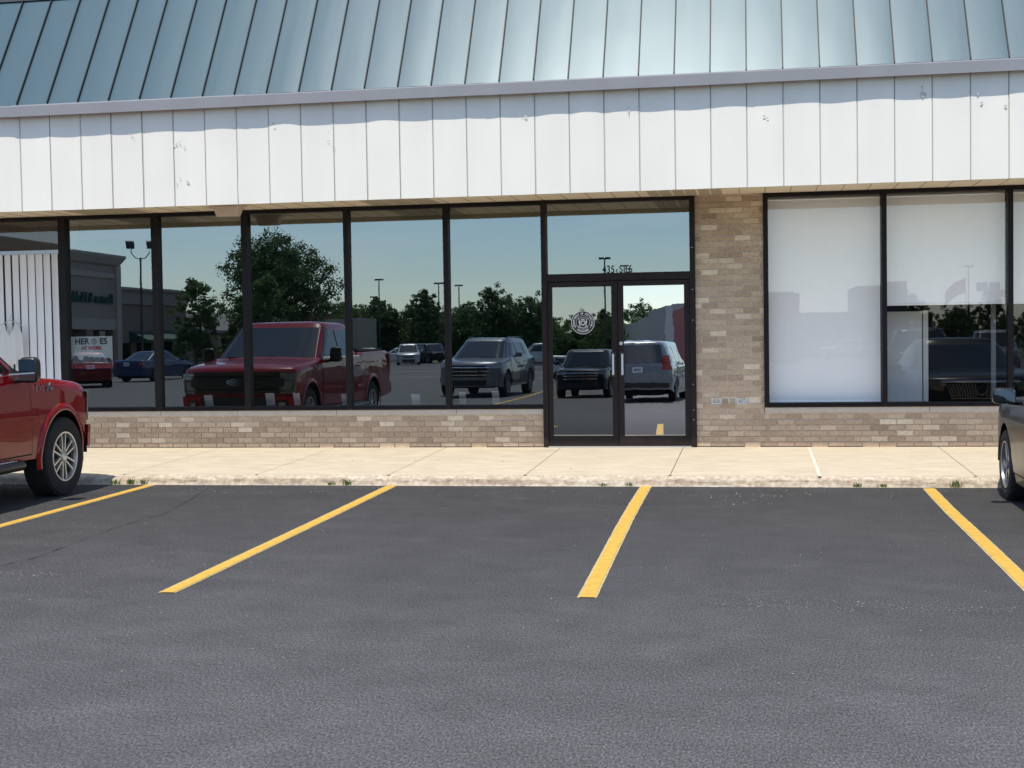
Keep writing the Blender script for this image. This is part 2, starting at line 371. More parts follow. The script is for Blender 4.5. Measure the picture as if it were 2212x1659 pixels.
def stripe(pts, w, z=.004):
    m = MB(); nseg = 60
    def P(t):
        i = t*(len(pts)-1); k = min(int(i), len(pts)-2); u = i-k; V = [Vector(pts[max(0, min(len(pts)-1, k+j))]) for j in (-1, 0, 1, 2)]
        return .5*((2*V[1]) + (V[2]-V[0])*u + (2*V[0]-5*V[1]+4*V[2]-V[3])*u*u + (3*V[1]-V[0]-3*V[2]+V[3])*u**3)
    def fn(u, v):
        p = P(v); d = (P(min(v+.02, 1))-P(max(v-.02, 0))).normalized(); nrm = Vector((d.y, -d.x))
        q = p + nrm*w*(u-.5) + nrm*.004*mnoise.noise((p.x*4+u*9, p.y*6, 0)); return (q.x, q.y, z)
    m.grid(3, nseg, fn); return m
lines = [([(-6.55, -3.09), (-6.54, -6.2), (-6.55, -9.0)], 'yellow painted stall line beside the red truck, first from the left'),
         ([(-3.815, -3.06), (-3.77, -6.0), (-3.735, -9.0)], 'yellow painted stall line second from the left, running out toward the lower left'),
         ([(-1.10, -2.99), (-1.092, -4.6), (-1.07, -6.2), (-1.02, -8.92)], 'slightly wavy yellow stall line on the asphalt in front of the glass doors'),
         ([(1.72, -3.16), (1.70, -4.8), (1.70, -6.4), (1.69, -9.0)], 'yellow painted stall line beside the black sedan, furthest to the right')]
for pts, lab in lines:
    ul = tag(stripe(pts, .122, .003).build('parking_line', pm('old_yellow_paint', (.46, .36, .17), .85, var=.35, vscale=30)), lab, 'parking line', 'yellow stall lines on the asphalt')
    stripe(pts, .094, .006).build('fresh_paint', MAT['yellow'], ul)
tag(stripe([(-6.4, -14.6), (-6.55, -22), (-6.9, -30), (-6.8, -38)], .10).build('parking_line', MAT['yellow']), 'yellow painted line reflected in the window beside the silver SUV', 'parking line')
# hairline crack with loose grit, and the pale worn streaks
ck = MB(); cp = [(-5.457, -3.15), (-5.74, -3.57), (-5.55, -4.4), (-5.39, -5.34), (-5.44, -6.1), (-5.41, -6.7), (-5.36, -7.45), (-5.33, -7.9), (-5.6, -8.5)]
for (x0, y0), (x1, y1) in zip(cp, cp[1:]):
    for k in range(12):
        t0, t1 = k/12, (k+1)/12
        f = lambda t: (lerp(x0, x1, t) + .035*mnoise.noise((lerp(y0, y1, t)*5, 1, 0)), lerp(y0, y1, t))
        (a, b), (c, d) = f(t0), f(t1); w = max(0.001, .003 + .016*mnoise.noise((a*9, b*7, 2)))
        ck.quad((a-w, b, .003), (a+w, b, .003), (c+w, d, .003), (c-w, d, .003))
tag(ck.build('asphalt_crack', pm("crack_dark", (.024, .0235, .024), .9)), kind='structure')
gs = MB(); rnd = random.Random(3)
def chip(x, y, s, z=.002):
    a0 = rnd.random()*6.28; n = rnd.choice((4, 5, 6)); k = len(gs.v)
    pts = [(x + s*rnd.uniform(.6, 1.2)*math.cos(a0+6.283*i/n), y + s*rnd.uniform(.6, 1.2)*math.sin(a0+6.283*i/n), z) for i in range(n)]
    gs.v += pts + [(x, y, z + s*.7)]
    for i in range(n): gs.cur = rnd.random(); gs.face((k+i, k+(i+1) % n, k+n))
for i in range(420):
    t = rnd.random(); x = lerp(-.25, 1.5, t) + rnd.gauss(0, .05); y = -9.0 - .05*t + rnd.gauss(0, .06 + .05*(1-abs(t-.3)))
    chip(x, y, rnd.uniform(.002, .0055))
for i in range(150): chip(rnd.uniform(-7, 2.6), -3.25 - abs(rnd.gauss(0, .5)), rnd.uniform(.003, .009))
for i in range(300): chip(rnd.uniform(-6.5, 2.5), rnd.uniform(-12.2, -3.2), rnd.uniform(.003, .008))
for i in range(90): chip(rnd.uniform(-6.1, -4.6), -8.45 + rnd.gauss(0, .05), rnd.uniform(.004, .008))
for i in range(40):
    j = rnd.choice([(-5.42, -6.6), (-.3, -3.9), (.1, -3.6), (.35, -3.75), (-.1, -4.3), (-5.8, -3.5)]); chip(j[0]+rnd.gauss(0, .16), j[1]+rnd.gauss(0, .12), rnd.uniform(.004, .012))
tag(gs.build('pale_grit', attr_ramp("pale_grit", "tone", [(0, (.10, .098, .096)), (1, (.28, .27, .255))], .9, var=0), attr='tone'), kind='stuff')
for x, y, n, hh, lab in [(-6.96, -3.10, 26, .085, 'small grass tuft at the kerb nearest the red truck tyre'), (-6.79, -3.10, 36, .10, 'thickest grass tuft in the kerb joint right of the red truck'), (-6.63, -3.10, 22, .08, 'grass tuft at the top of the first yellow stall line'),
        (-4.49, -3.09, 16, .05, 'flat weed sprig at the kerb left of the second stall line'), (-4.30, -3.10, 22, .09, 'upright weed tuft at the kerb left of the second stall line'), (-1.55, -3.08, 14, .05, 'tiny weed at the kerb left of the third stall line'), (-1.28, -3.08, 14, .06, 'thin weed at the kerb touching the third stall line'),
        (1.02, -3.10, 16, .06, 'small weed at the kerb right of the white sealed joint'), (1.28, -3.10, 16, .055, 'small weed at the kerb between the sealed joint and the last stall line'), (1.98, -3.12, 22, .10, 'leafy weed at the kerb beside the black sedan')]:
    m = MB(); rr = random.Random(x*9)
    for i in range(n):
        a = rr.random()*6.28; bx, by = x + rr.gauss(0, .022), y + rr.gauss(0, .012); h = hh*.72*rr.uniform(.5, 1.15); L = rr.uniform(.2, .9)*h; w = rr.uniform(.003, .006)
        dx, dy = math.cos(a)*L, -abs(math.sin(a))*L*.7; m.cur = rr.random()
        m.add([(bx-w, by, .01), (bx+w, by, .01), (bx+dx*.4+w, by+dy*.4, .01+h*.65), (bx+dx*.4-w, by+dy*.4, .01+h*.65), (bx+dx, by+dy, .01+h)], [(0, 1, 2, 3), (3, 2, 4)])
    tag(m.build('weed', MAT['grass'], attr='tone'), lab, 'weed', 'weeds growing along the kerb')

lf = MB()
for i in range(26):
    x, y = rnd.uniform(-6.8, 2.2), rnd.uniform(-2.7, -.5)
    if i % 2: y = -1.55 + rnd.gauss(0, .06); x = -5.2 + rnd.random()*5.6
    z = lerp(.098, .141, (y-KY-.17)/2.9) + .003; s_ = rnd.uniform(.006, .022); a0 = rnd.random()*6.28
    lf.cur = rnd.random(); lf.add([(x-s_*math.cos(a0), y-s_*math.sin(a0)*.6, z), (x+.3*s_*math.sin(a0), y-.3*s_, z+.004), (x+s_*math.cos(a0), y+s_*math.sin(a0)*.6, z), (x-.3*s_*math.sin(a0), y+.35*s_, z+.003)], [(0, 1, 2, 3)])
tag(lf.build('leaf_litter', attr_ramp("dry_leaf", "tone", [(0, (.16, .11, .06)), (1, (.30, .26, .14))], .9, var=0), attr='tone'), kind='stuff')

# ------------------------------------------------------------------ the shop building
B = empty('shop_building', (0, 0, 0))
tag(B, 'low tan brick shop front with white panel fascia and teal metal mansard roof', 'building')
Z0, COURSE, BR = .141, .0692, .2035
bm_, mt_ = MB(), MB(); br = random.Random(11)
def bricks(x0, x1, z0, z1, yf=0.0, extra=None):
    n = round((z1-z0)/COURSE)
    for r in range(n):
        zb = z0 + r*COURSE; zt = zb + COURSE - .0115
        off = (0 if int(round((zb-Z0)/COURSE)) % 2 else BR/2); k = math.floor((x0-off)/BR)
        x = off + k*BR
        while x < x1:
            a, b = max(x, x0), min(x + BR - .0125, x1); x += BR
            if b - a < .02: continue
            if extra and extra(a, b, zb): continue
            t = br.random(); tone = .34 + br.gauss(0, .13) if t < .72 else (.93 + br.gauss(0, .06) if t < .86 else .12 + br.random()*.1)
            if zb < Z0 + .05: tone *= .35
            bm_.cur = min(1, max(0, tone)); d = br.uniform(-.0015, .0025) + (.006 if zb < .44 else .0)
            bm_.box(a, b, yf - .004 - d, yf + .03, zb, zt)
outlet_holes = [(-.507, -.389, .674, .752), (-.189, -.075, .672, .75), (-.278, -.216, .683, .741)]
def hole(a, b, zb): return any(b > x0+.01 and a < x1-.01 and zb < z1-.02 and zb+.06 > z0+.02 for x0, x1, z0, z1 in outlet_holes)
bricks(XL, -2.625, Z0, .565); mt_.box(XL, -2.625, .005, .25, .05, .565)
bricks(-.69, .143, Z0, 3.27, 0, hole); mt_.box(-.69, .143, .005, .25, .05, 3.27)
bricks(.143, XR, Z0, .565); mt_.box(.1431, XR, .005, .25, .05, .565)
wall = bm_.build('brick_wall', MAT['brick'], B, attr='tone')
mt_.build('mortar', MAT['mortar'], wall)
base = MB(); base.box(XL, -2.63, -.012, .0, .12, .152); base.box(-.69, XR, -.012, 0, .12, .152)
base.build('base_joint', MAT['black'], B)
for a, b in [(XL, -11.7), (-11.694, -9.9), (-9.894, -7.80), (-7.794, -6.72), (-6.714, -5.36), (-5.354, -3.76), (-3.754, -2.628), (.150, 2.11), (2.116, 4.0), (4.006, 6.2), (6.206, XR)]:
    sm = MB(); sm.box(a, b, -.022, .12, .565, .630); sm.build('window_sill', MAT['sill'], B)
# windows: frames and panes
TILT = .007
def pane(name, mat, x0, x1, z0, z1, parent, y=.03, tilt=TILT, twist=0):
    m = MB(); m.grid(4, 4, lambda u, v: (lerp(x0, x1, u), y + tilt*(lerp(z0, z1, v)-1.7) + twist*(u-.5)*(x1-x0), lerp(z0, z1, v)))
    return m.build(name, mat, parent, smooth=True)
LEFTM = [(-15.9, .09), (-14.3, .09), (-12.85, .09), (-11.4, .09), (-10.4, .0), (-9.147, .10), (-7.82, .092), (-6.565, .084), (-5.181, .066), (-3.858, .068), (-2.590, .064)]
LEFTM = [q for q in LEFTM if q[1] > 0]
def window(x0, x1, xm0, xm1, mat, tilt=TILT, zlo=.632, ztop=3.267, head=.045, foot=.055):
    """one storefront bay: x0..x1 outer frame, xm0/xm1 widths of the side members that belong to it"""
    f = MB()
    f.box(x0, x0+xm0, -.035, .09, zlo, ztop) if xm0 else None
    f.box(x1-xm1, x1, -.035, .09, zlo, ztop) if xm1 else None
    a, b = x0+xm0, x1-xm1
    f.box(a, b, -.025, .09, zlo, zlo+foot); f.box(a, b, -.025, .09, ztop-head, ztop)
    f.box(a, b, -.040, -.0255, zlo, zlo+.022)
    w = f.build('window', MAT['bronze'], B)
    pane('pane', mat, a-.004, b+.004, zlo+foot-.004, ztop-head+.004, w, tilt=tilt + .0009*math.sin(a*7.3), twist=.0011*math.sin(a*4.1+1))
    return w
tilts = {(-3.858): .0085}
for (a, wa), (b, wb) in zip(LEFTM, LEFTM[1:]):
    last = abs(b+2.590) < .01
    window(a-wa/2, (b-wb/2) , wa, 0, MAT['glass_left' if a > -9.3 else 'glass_right'], tilt=tilts.get(a, TILT))
RM = [(.172, .058), (1.588, .060), (3.052, .060), (4.5, .06), (5.95, .06), (7.4, .06), (8.9, .06)]
for (a, wa), (b, wb) in zip(RM, RM[1:]): window(a-wa/2, b-wb/2, wa, 0, MAT['glass_right'])
# entrance: jambs, transom light, pair of doors
e = MB()
e.box(-2.622, -2.558, -.05, .10, Z0, 3.267); e.box(-.757, -.692, -.05, .10, Z0, 3.267)
e.box(-2.558, -.757, -.045, .10, 2.240, 2.335); e.box(-2.558, -.757, -.03, .09, 3.230, 3.267)
e.box(-2.622, -2.545, -.056, -.0502, 2.10, 2.25)
ent = e.build('door_frame', MAT['bronze2'], B)
pane('transom_pane', MAT['glass_left'], -2.560, -.755, 2.333, 3.232, ent)
th = MB(); th.box(-2.558, -.757, -.06, .08, Z0-.02, .158); th.build('threshold', MAT['steel'], ent)
def door(x0, x1, gx0, gx1, gmat, gname, yaw_tilt=TILT):
    d = MB()
    d.box(x0, gx0, -.025, .03, .165, 2.232); d.box(gx1, x1, -.025, .03, .165, 2.232)
    d.box(gx0, gx1, -.025, .03, 2.170, 2.232); d.box(gx0, gx1, -.025, .03, .165, .287)
    o = d.build('door', MAT['bronze2'], B)
    k = MB()   # pale glazing bead along the bottom of the glass
    k.box(gx0, gx1, -.026, .0, .288, .298); k.build('glazing_bead', pm("glazing_bead", (.45, .41, .33), .6), o)
    pane('glass', gmat, gx0-.003, gx1+.003, .284, 2.173, o, y=.0, tilt=yaw_tilt)
    return o
dl = door(-2.556, -1.662, -2.494, -1.741, MAT['glass_door_left'], 'l', .014)
dr = door(-1.656, -.759, -1.588, -.833, MAT['glass_door_right'], 'r', .012)
dr.matrix_world = Matrix.Translation((-.759, 0, 0)) @ Matrix.Rotation(.04, 4, 'Z') @ Matrix.Translation((.759, 0, 0))   # right leaf stands slightly ajar
def handle(x, parent):
    h = MB(); h.box(x-.012, x+.012, -.085, -.065, 1.055, 1.320); h.box(x-.012, x+.012, -.065, -.0255, 1.075, 1.10); h.box(x-.012, x+.012, -.065, -.0255, 1.28, 1.305)
    h.build('handle', pm("pale_pull_handle", (.62, .62, .64), .35, metal=.4), parent)
    p = MB(); p.box(x-.034, x+.034, -.030, -.0255, 1.03, 1.345); p.build('handle_plate', MAT['black_gloss'], parent)
handle(-1.722, dl); handle(-1.607, dr)
lkc = MB(); lkc.disc_y(-1.622, -.032, 1.45, .023, 20); lkc.grid(20, 1, lambda u, v: (-1.622+.023*math.cos(6.2832*u), lerp(-.032, -.025, v), 1.45+.023*math.sin(6.2832*u)), closeu=True)
lkc.build('lock_cylinder', MAT['steel'], dr)
# small scars and bolts on the right jamb
for z in (2.62, 2.10, 1.72, .92, .60, .48): bl = MB(); bl.box(-.731, -.722, -.053, -.0502, z, z+.012); bl.build('frame_screw', MAT['steel'], ent)
# soffit with perforated vent strips, fascia, flashing, roof
FY = -1.45
s = MB(); s.box(XL, XR, FY+.03, .12, 3.272, 3.36)
sof = s.build('soffit', MAT['soffit'], B)
sv = MB(); x = XL
while x < XR:
    sv.box(x, x+.006, FY+.06, -.04, 3.2695, 3.2725); x += .305
sv.build('soffit_groove', pm("soffit_groove", (.10, .09, .07), .9), B)
for xv in (-14.1, -11.45, -8.75, -4.80, -1.25, 3.55, 6.6):
    vn = MB()
    for k in range(3): vn.box(xv+k*.305+.02, xv+k*.305+.145, FY+.08, -.06, 3.266, 3.2690); vn.box(xv+k*.305+.165, xv+k*.305+.29, FY+.08, -.06, 3.266, 3.2690)
    vn.build('soffit_vent', MAT['vent'], B)
SP = .4032; X00 = -8.97 + .06
def fx(k): return X00 + k*SP
kmin, kmax = -17, 44
fr = random.Random(5)
fb = lambda x: 3.212 + .004*math.sin(x*.9)
panels = MB(); ribs = MB()
for k in range(kmin, kmax):
    a, b = fx(k), fx(k+1); bow = fr.uniform(.004, .012)*(1 if fr.random() < .72 else -.6); sk = fr.uniform(-.35, .35); tilt = fr.uniform(-.006, .006)
    def pf(u, v, a=a, b=b, bow=bow, sk=sk, tilt=tilt):
        z = lerp(3.212, 4.42, v); uu = u + sk*u*(1-u)
        return (lerp(a+.004, b-.004, u), FY - bow*4*uu*(1-uu)*(.45+.55*v) - tilt*(u-.5) + .003*mnoise.noise((a*3+u, z*2.2, 0)), z)
    panels.grid(8, 14, pf)
    panels.quad((a, FY+.035, 3.212), (b, FY+.035, 3.212), (b-.004, FY, 3.212), (a+.004, FY, 3.212))
    # seam: recess with a small folded lip
    ribs.box(a-.004, a+.003, FY+.012, FY+.03, 3.212, 4.42)
    ribs.box(a+.003, a+.010, FY-.004, FY+.02, 3.214, 4.42)
fas = panels.build('fascia', MAT['white_panel'], B, smooth=True)
ribs.build('fascia_seam', pm("fascia_seam", (.50, .49, .44), .6), fas)
bk = MB(); bk.box(XL, XR, FY+.04, FY+.08, 3.214, 4.46); bk.build('fascia_backing', pm("fascia_backing", (.74, .66, .52), .8), fas)
scr = random.Random(8); scm = pm("scuff_grey", (.50, .49, .47), .7)
def scuff(x, z, w, h):
    n = 9; m = MB(); q = []
    for i in range(n):
        t = 6.2832*i/n; k = scr.uniform(.35, 1.1); q.append((x + w*k*math.cos(t), FY-.0135, z + h*k*math.sin(t)))
    m.poly(q); m.build('scuff_mark', scm, fas)
for (x, z) in [(-7.43, 4.10), (-7.40, 4.06), (-6.85, 3.96), (-6.81, 3.98), (-6.88, 3.94), (-6.80, 3.95), (-6.75, 3.92), (-5.62, 4.16), (-5.60, 4.10), (-4.93, 4.02), (-4.94, 3.92), (-4.88, 3.86), (-4.86, 3.83), (-6.82, 3.55), (-6.86, 3.48), (-6.72, 3.5), (.16, 4.0), (.19, 3.98), (1.87, 4.25), (1.9, 4.17), (2.5, 4.05), (2.75, 4.0), (2.46, 4.14), (-2.6, 4.12), (-2.56, 4.11)]: scuff(x, z, scr.uniform(.010, .026), scr.uniform(.008, .022))
scuff(-1.365, 4.13, .012, .085); scuff(1.875, 4.17, .020, .040)
GO = FY - .115
fl = MB(); fj = [XL, -15.0, -11.35, -8.95, -5.97, -3.02, .01, 3.2, 6.1, XR]
for i, (a, b) in enumerate(zip(fj, fj[1:])):
    o = .003*(i % 2); a2 = a - .03*(i % 2); b2 = b + .03*(i % 2)
    fl.prism([(a2, GO-o, 4.362-o), (a2, GO-o, 4.484), (a2, FY-.03, 4.512+o), (a2, FY+.06, 4.512+o), (a2, FY+.06, 4.385), (a2, GO+.012, 4.362-o)], (b2-a2, 0, 0))
fl.build('roof_flashing', MAT['grey_flash'], B)
SL = 1.56; RY0, RZ0 = FY-.035, 4.512; RZ1 = 6.06; RY1 = RY0 + (RZ1-RZ0)/SL
rf = MB(); rr_ = random.Random(21)
for k in range(kmin, kmax):
    a, b = fx(k), fx(k+1); amp = rr_.uniform(.0012, .0032); ph = rr_.random()*9
    def rfn(u, v, a=a, b=b, amp=amp, ph=ph):
        d = amp*math.sin(math.pi*u)*(1+.12*math.sin(v*5+ph)) + .0007*mnoise.noise((u*2+a, v*3.5, ph))
        return (lerp(a, b, u), lerp(RY0, RY1, v) - d*.84, lerp(RZ0, RZ1, v) + d*.54)
    rf.grid(10, 16, rfn)
roof = rf.build('metal_roof', MAT['roof'], B, smooth=True)
sm_ = MB()
for k in range(kmin, kmax+1):
    x = fx(k); nn = Vector((0, -.84, .54))*.032
    p = [(x-.006, RY0, RZ0), (x+.006, RY0, RZ0), (x+.006, RY1, RZ1), (x-.006, RY1, RZ1)]
    q = [tuple(Vector(c)+nn) for c in p]
    sm_.add(p+q, [(4, 5, 6, 7), (0, 1, 5, 4), (1, 2, 6, 5), (3, 0, 4, 7), (2, 3, 7, 6)])
sm_.build('roof_seam', pm("roof_rib", (.016, .026, .034), .45, spec=.2), roof)  # near-black ribs: the shade on their sides is put into the colour
rc = MB(); rc.prism([(XL, RY1-.05, RZ1-.035), (XL, RY1-.02, RZ1+.03), (XL, RY1+.15, RZ1+.04), (XL, RY1+.15, RZ1-.1)], (XR-XL, 0, 0))
rc.build('ridge_cap', MAT['seam'], roof)
hs = MB(); hs.box(XL, XR, RY1+.12, 12, 5.6, 5.8); hs.build('flat_roof', MAT['roof_grey'], B)
# interior shell
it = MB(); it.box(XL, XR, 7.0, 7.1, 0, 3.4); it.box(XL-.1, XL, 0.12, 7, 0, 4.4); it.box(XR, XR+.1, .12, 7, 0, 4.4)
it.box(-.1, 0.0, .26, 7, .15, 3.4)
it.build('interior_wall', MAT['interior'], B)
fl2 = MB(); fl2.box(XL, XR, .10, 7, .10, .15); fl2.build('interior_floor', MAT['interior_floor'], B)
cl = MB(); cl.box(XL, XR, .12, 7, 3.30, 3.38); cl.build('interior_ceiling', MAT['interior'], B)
sw_ = MB(); sw_.box(XL-.1, XL, FY, .12, 3.2, 4.5); sw_.build('end_wall', MAT['white_panel'], B)

# fixtures on the shop front
def soffit_lamp(x, y, lab):
    t = empty('soffit_lamp', (x, y, 3.27))
    m = MB(); m.box(-.22, .22, -.09, .09, -.018, -.001); m.build('base_plate', MAT['lamp_plastic'], t)
    m = MB()
    def fn(u, v):
        a = 2*math.pi*u; w, d = lerp(.185, .145, v), lerp(.10, .075, v); cs, sn = math.cos(a), math.sin(a); p = .35
        return (w*math.copysign(abs(cs)**p, cs), d*math.copysign(abs(sn)**p, sn), -.018 - .115*v)
    m.grid(28, 6, fn, closeu=True); k = len(m.v); m.v.append((0, 0, -.140))
    for i in range(28): m.face((k-28+i, k-28+(i+1) % 28, k))
    m.build('lens', MAT['lamp_plastic'], t, smooth=True, angle=50)
    tag(t, lab, 'lamp'); return t
soffit_lamp(-6.51, -.70, 'pale plastic soffit lamp above the mullion left of the big reflected tree')
soffit_lamp(-13.2, -.70, 'pale plastic soffit lamp further along the soffit beyond the left edge')
def outlet(x0, x1, z0, z1, lab, dark):
    t = empty('outlet_box', ((x0+x1)/2, 0, (z0+z1)/2)); w, h = (x1-x0)/2, (z1-z0)/2
    m = MB(); m.box(-w, -w+.018, -.012, .05, -h, h); m.box(w-.018, w, -.012, .05, -h, h); m.box(-w+.018, w-.018, -.012, .05, -h, -h+.016); m.box(-w+.018, w-.018, -.012, .05, h-.008, h)
    m.build('cover_frame', MAT['galv'], t)
    m = MB(); m.box(-w+.018, w-.018, .006, .05, -h+.016, h-.008); m.build('box_back', MAT['black'] if dark else MAT['galv'], t)
    for sx in ((-.019, .019) if dark else (-.018,)):
        m = MB(); m.disc_y(sx, .0, -.006, .0165, 18); m.grid(18, 1, lambda u, v: (sx+.0165*math.cos(6.2832*u), lerp(0, .006, v), -.006+.0165*math.sin(6.2832*u)), closeu=True)
        m.build('socket', pm("socket_ivory", (.52, .48, .38), .5), t)
    if not dark:
        m = MB(); m.disc_y(.02, .001, -.002, .022, 18); m.build('flap_cover', MAT['galv'], t)
    tag(t, lab, 'outlet'); return t
outlet(-.507, -.389, .674, .752, 'open metal outlet box with two sockets in the brick pier, nearest the door', True)
outlet(-.189, -.075, .672, .750, 'grey metal outlet box with one ivory socket in the brick pier, nearest the white shade', False)
m = MB(); m.box(-.372, -.303, .0, .03, .684, .742); m.build('patch_plate', pm("tan_patch", (.34, .27, .18), .8), B)
m = MB(); m.box(-.278, -.216, -.003, .03, .686, .738); m.build('chipped_half_brick', pm("chipped_brick", (.42, .36, .28), .9, var=.4, vscale=45), B)

# suite number over the doors (second 5 slipped and broken)
t = MB()
def put(mb, s, x, z, size, y=-.047, sx=1.0, rot=0, bold=.0022, ext=.002):
    me = text_mesh(s, size, ext, bold, 'CENTER', sx)
    text_add(mb, me, Matrix.Translation((x, y, z)) @ Matrix.Rotation(R(90), 4, 'X') @ Matrix.Rotation(R(rot), 4, 'Z'))
put(t, '4', -1.828, 2.378, .135, sx=.74); put(t, '3', -1.775, 2.378, .135, sx=.74); put(t, '5', -1.722, 2.378, .135, sx=.74)
put(t, '5', -1.672, 2.356, .075, sx=.8, rot=180)
put(t, 'S', -1.618, 2.378, .135, sx=.74); put(t, 'T', -1.577, 2.378, .135, sx=.74); put(t, 'E', -1.541, 2.378, .135, sx=.74); put(t, '6', -1.500, 2.378, .135, sx=.74)
for v in range(len(t.v)): t.v[v] = (t.v[v][0], t.v[v][1]+.0775, t.v[v][2])
tag(t.build('suite_number', MAT['black']), 'black stick-on suite number 4355 STE 6 at the bottom of the transom glass', 'sign')
# round seal on the left door
SX, SZ, SR, SY = -2.104, 1.720, .148, -.016
seal = empty('door_seal', (SX, SY, SZ)); tag(seal, 'round black and white Department of Corrections seal on the left glass door', 'sign')
def ring(name, r1, r0, y, mat):
    m = MB(); m.disc_y(0, y, 0, r1, 48, r0); return m.build(name, mat, seal)
m = MB(); m.disc_y(0, 0, 0, SR, 48); m.build('white_disc', MAT['white'], seal)
ring('black_band', SR-.008, .088, -.001, MAT['black']); m = MB(); m.disc_y(0, -.001, 0, .083, 40); m.build('black_centre', MAT['black'], seal)
lt = MB()
def arc_text(s, r, a0, a1, size, flip=False):
    n = len(s)
    for i, ch in enumerate(s):
        if ch == ' ': continue
        a = R(lerp(a0, a1, i/(n-1))); x, z = r*math.cos(a), r*math.sin(a)
        rot = math.degrees(a) - 90 + (180 if flip else 0)
        me = text_mesh(ch, size, .0003, .0012)
        text_add(lt, me, Matrix.Translation((x, -.002, z)) @ Matrix.Rotation(R(90), 4, 'X') @ Matrix.Rotation(R(rot), 4, 'Z'))
arc_text('DEPARTMENT OF CORRECTIONS', .113, 202, -22, .032); arc_text('MICHIGAN', .113, 236, 304, .032, True)
for a in (214, 326): lt.disc_y(.113*math.cos(R(a)), -.002, .113*math.sin(R(a)), .006, 12)
lt.build('seal_lettering', MAT['white'], seal)
em = MB(); y = -.0025
em.poly([(-.026, y, .016), (.026, y, .016), (.026, y, -.020), (.014, y, -.034), (0, y, -.040), (-.014, y, -.034), (-.026, y, -.020)])      # shield
for sgn in (-1, 1):   # supporters: two reared animals with legs, neck and head
    P = lambda pts: em.poly([(sgn*a, y, b) for a, b in pts])
    P([(.030, -.022), (.040, -.030), (.054, .004), (.050, .022), (.040, .020), (.034, .004)])
    P([(.040, .018), (.050, .022), (.055, .044), (.048, .046), (.043, .034)]); P([(.046, .042), (.056, .044), (.062, .050), (.052, .054)]); P([(.028, .006), (.040, .012), (.038, .018), (.028, .012)])
    P([(.040, -.030), (.034, -.026), (.030, -.050), (.040, -.052)]); P([(.044, -.024), (.052, -.034), (.060, -.056), (.050, -.056)])
em.poly([(-.030, y, .026), (-.020, y, .038), (0, y, .044), (.020, y, .038), (.030, y, .026), (.016, y, .024), (0, y, .028), (-.016, y, .024)])   # eagle wings
em.poly([(-.044, y, .056), (0, y, .064), (.044, y, .056), (.044, y, .050), (0, y, .057), (-.044, y, .050)])
em.poly([(-.052, y, -.050), (0, y, -.066), (.052, y, -.050), (.052, y, -.058), (0, y, -.075), (-.052, y, -.058)])
em.build('coat_of_arms', MAT['white'], seal)
em = MB(); em.poly([(-.017, -.003, .009), (.017, -.003, .009), (.017, -.003, -.014), (0, -.003, -.028), (-.017, -.003, -.014)]); em.build('shield_field', MAT['black'], seal)

# things behind the glass
def shade(x0, x1, z0, z1, lab, strip=False):
    t = empty('roller_shade', ((x0+x1)/2, .15, z1)); w = (x1-x0)/2
    m = MB(); m.grid(20, 16, lambda u, v: (lerp(-w, w, u), .006*mnoise.noise((u*2.5+x0, v*2, 0)), lerp(z0-z1, 0, v))); m.build('shade_cloth', MAT['shade'], t, smooth=True)
    m = MB(); m.tube([(-w, 0, z0-z1), (w, 0, z0-z1)], .012, 8); m.build('bottom_bar', MAT['shade'], t, smooth=True)
    m = MB(); m.tube([(-w, 0.02, -.01), (w, .02, -.01)], .03, 10); m.build('roller', MAT['steel'], t, smooth=True)
    tag(t, lab, 'roller shade', 'white roller shades in the right windows'); return t
shade(.206, 1.552, .690, 3.215, 'full-length white roller shade, drawn down to the sill right of the brick pier')
shade(1.625, 3.016, 1.872, 3.215, 'half-drawn white roller shade with a dark opening below it')
shade(3.090, 4.46, 1.868, 3.215, 'white roller shade at the right edge above the black sedan')
m = MB(); m.box(1.66, 2.10, .60, .64, .16, 1.79); pn = m.build('partition_panel', MAT['tan_partition']); tag(pn, 'pale office partition panel standing behind the half-drawn shade', 'partition')
m = MB(); m.box(2.112, 2.172, .585, .655, .16, 1.80); pn = m.build('partition_post', pm("partition_post", (.55, .53, .47), .6)); tag(pn, 'pale post at the end of the office partition', 'post')
m = MB(); m.box(2.93, 2.985, .60, .64, .16, 3.25); pn = m.build('partition_post', pm("grey_post", (.16, .16, .16), .7)); tag(pn, 'dim grey post deep in the right window near its mullion', 'post')
vb = empty('vertical_blinds', (-9.9, .17, 2.78)); tag(vb, 'white vertical blinds hanging in the leftmost shop window', 'blinds')
m = MB(); x = -1.9
while x < .62:
    a = R(-6 + 7*math.sin(x*7)); w = .051
    m.grid(4, 6, lambda u, v: (x + (u-.5)*2*w*math.cos(a), (u-.5)*2*w*math.sin(a) + .018*math.sin(math.pi*u), -2.05*v)); x += .116
m.build('blind_slat', MAT['blind'], vb, smooth=True)
m = MB(); m.box(-1.95, .64, -.03, .05, 0, .05); m.build('head_rail', MAT['steel'], vb)
m = MB(); m.box(-11.4, -9.2, .5, .55, 2.84, 3.26); o_ = m.build('brown_reflection_board', pm("brown_reflection_board", (.12, .09, .075), .9)); tag(o_, 'added brown board standing in for the brown reflection above the white blinds in the leftmost window', 'board')  # added board; stands in for the brown reflection above the blinds
sh = empty('hanging_shirt', (-10.0, .085, 1.93)); tag(sh, 'sleeveless white top on a hanger in front of the white blinds', 'shirt')
m = MB(); m.grid(16, 18, lambda u, v: (lerp(-.17, .17, u)*(.62 + .38*min(1, v*4))*(1+.12*v) if v > .0 else lerp(-.10, .10, u), -.02*math.sin(u*19)*v - .035*math.sin(math.pi*u), -.10 - .16*(1-abs(2*u-1))*(1-v)**3*(1 if abs(2*u-1) < .6 else .3) - .55*v))
m.build('cloth', MAT['shirt'], sh, smooth=True)
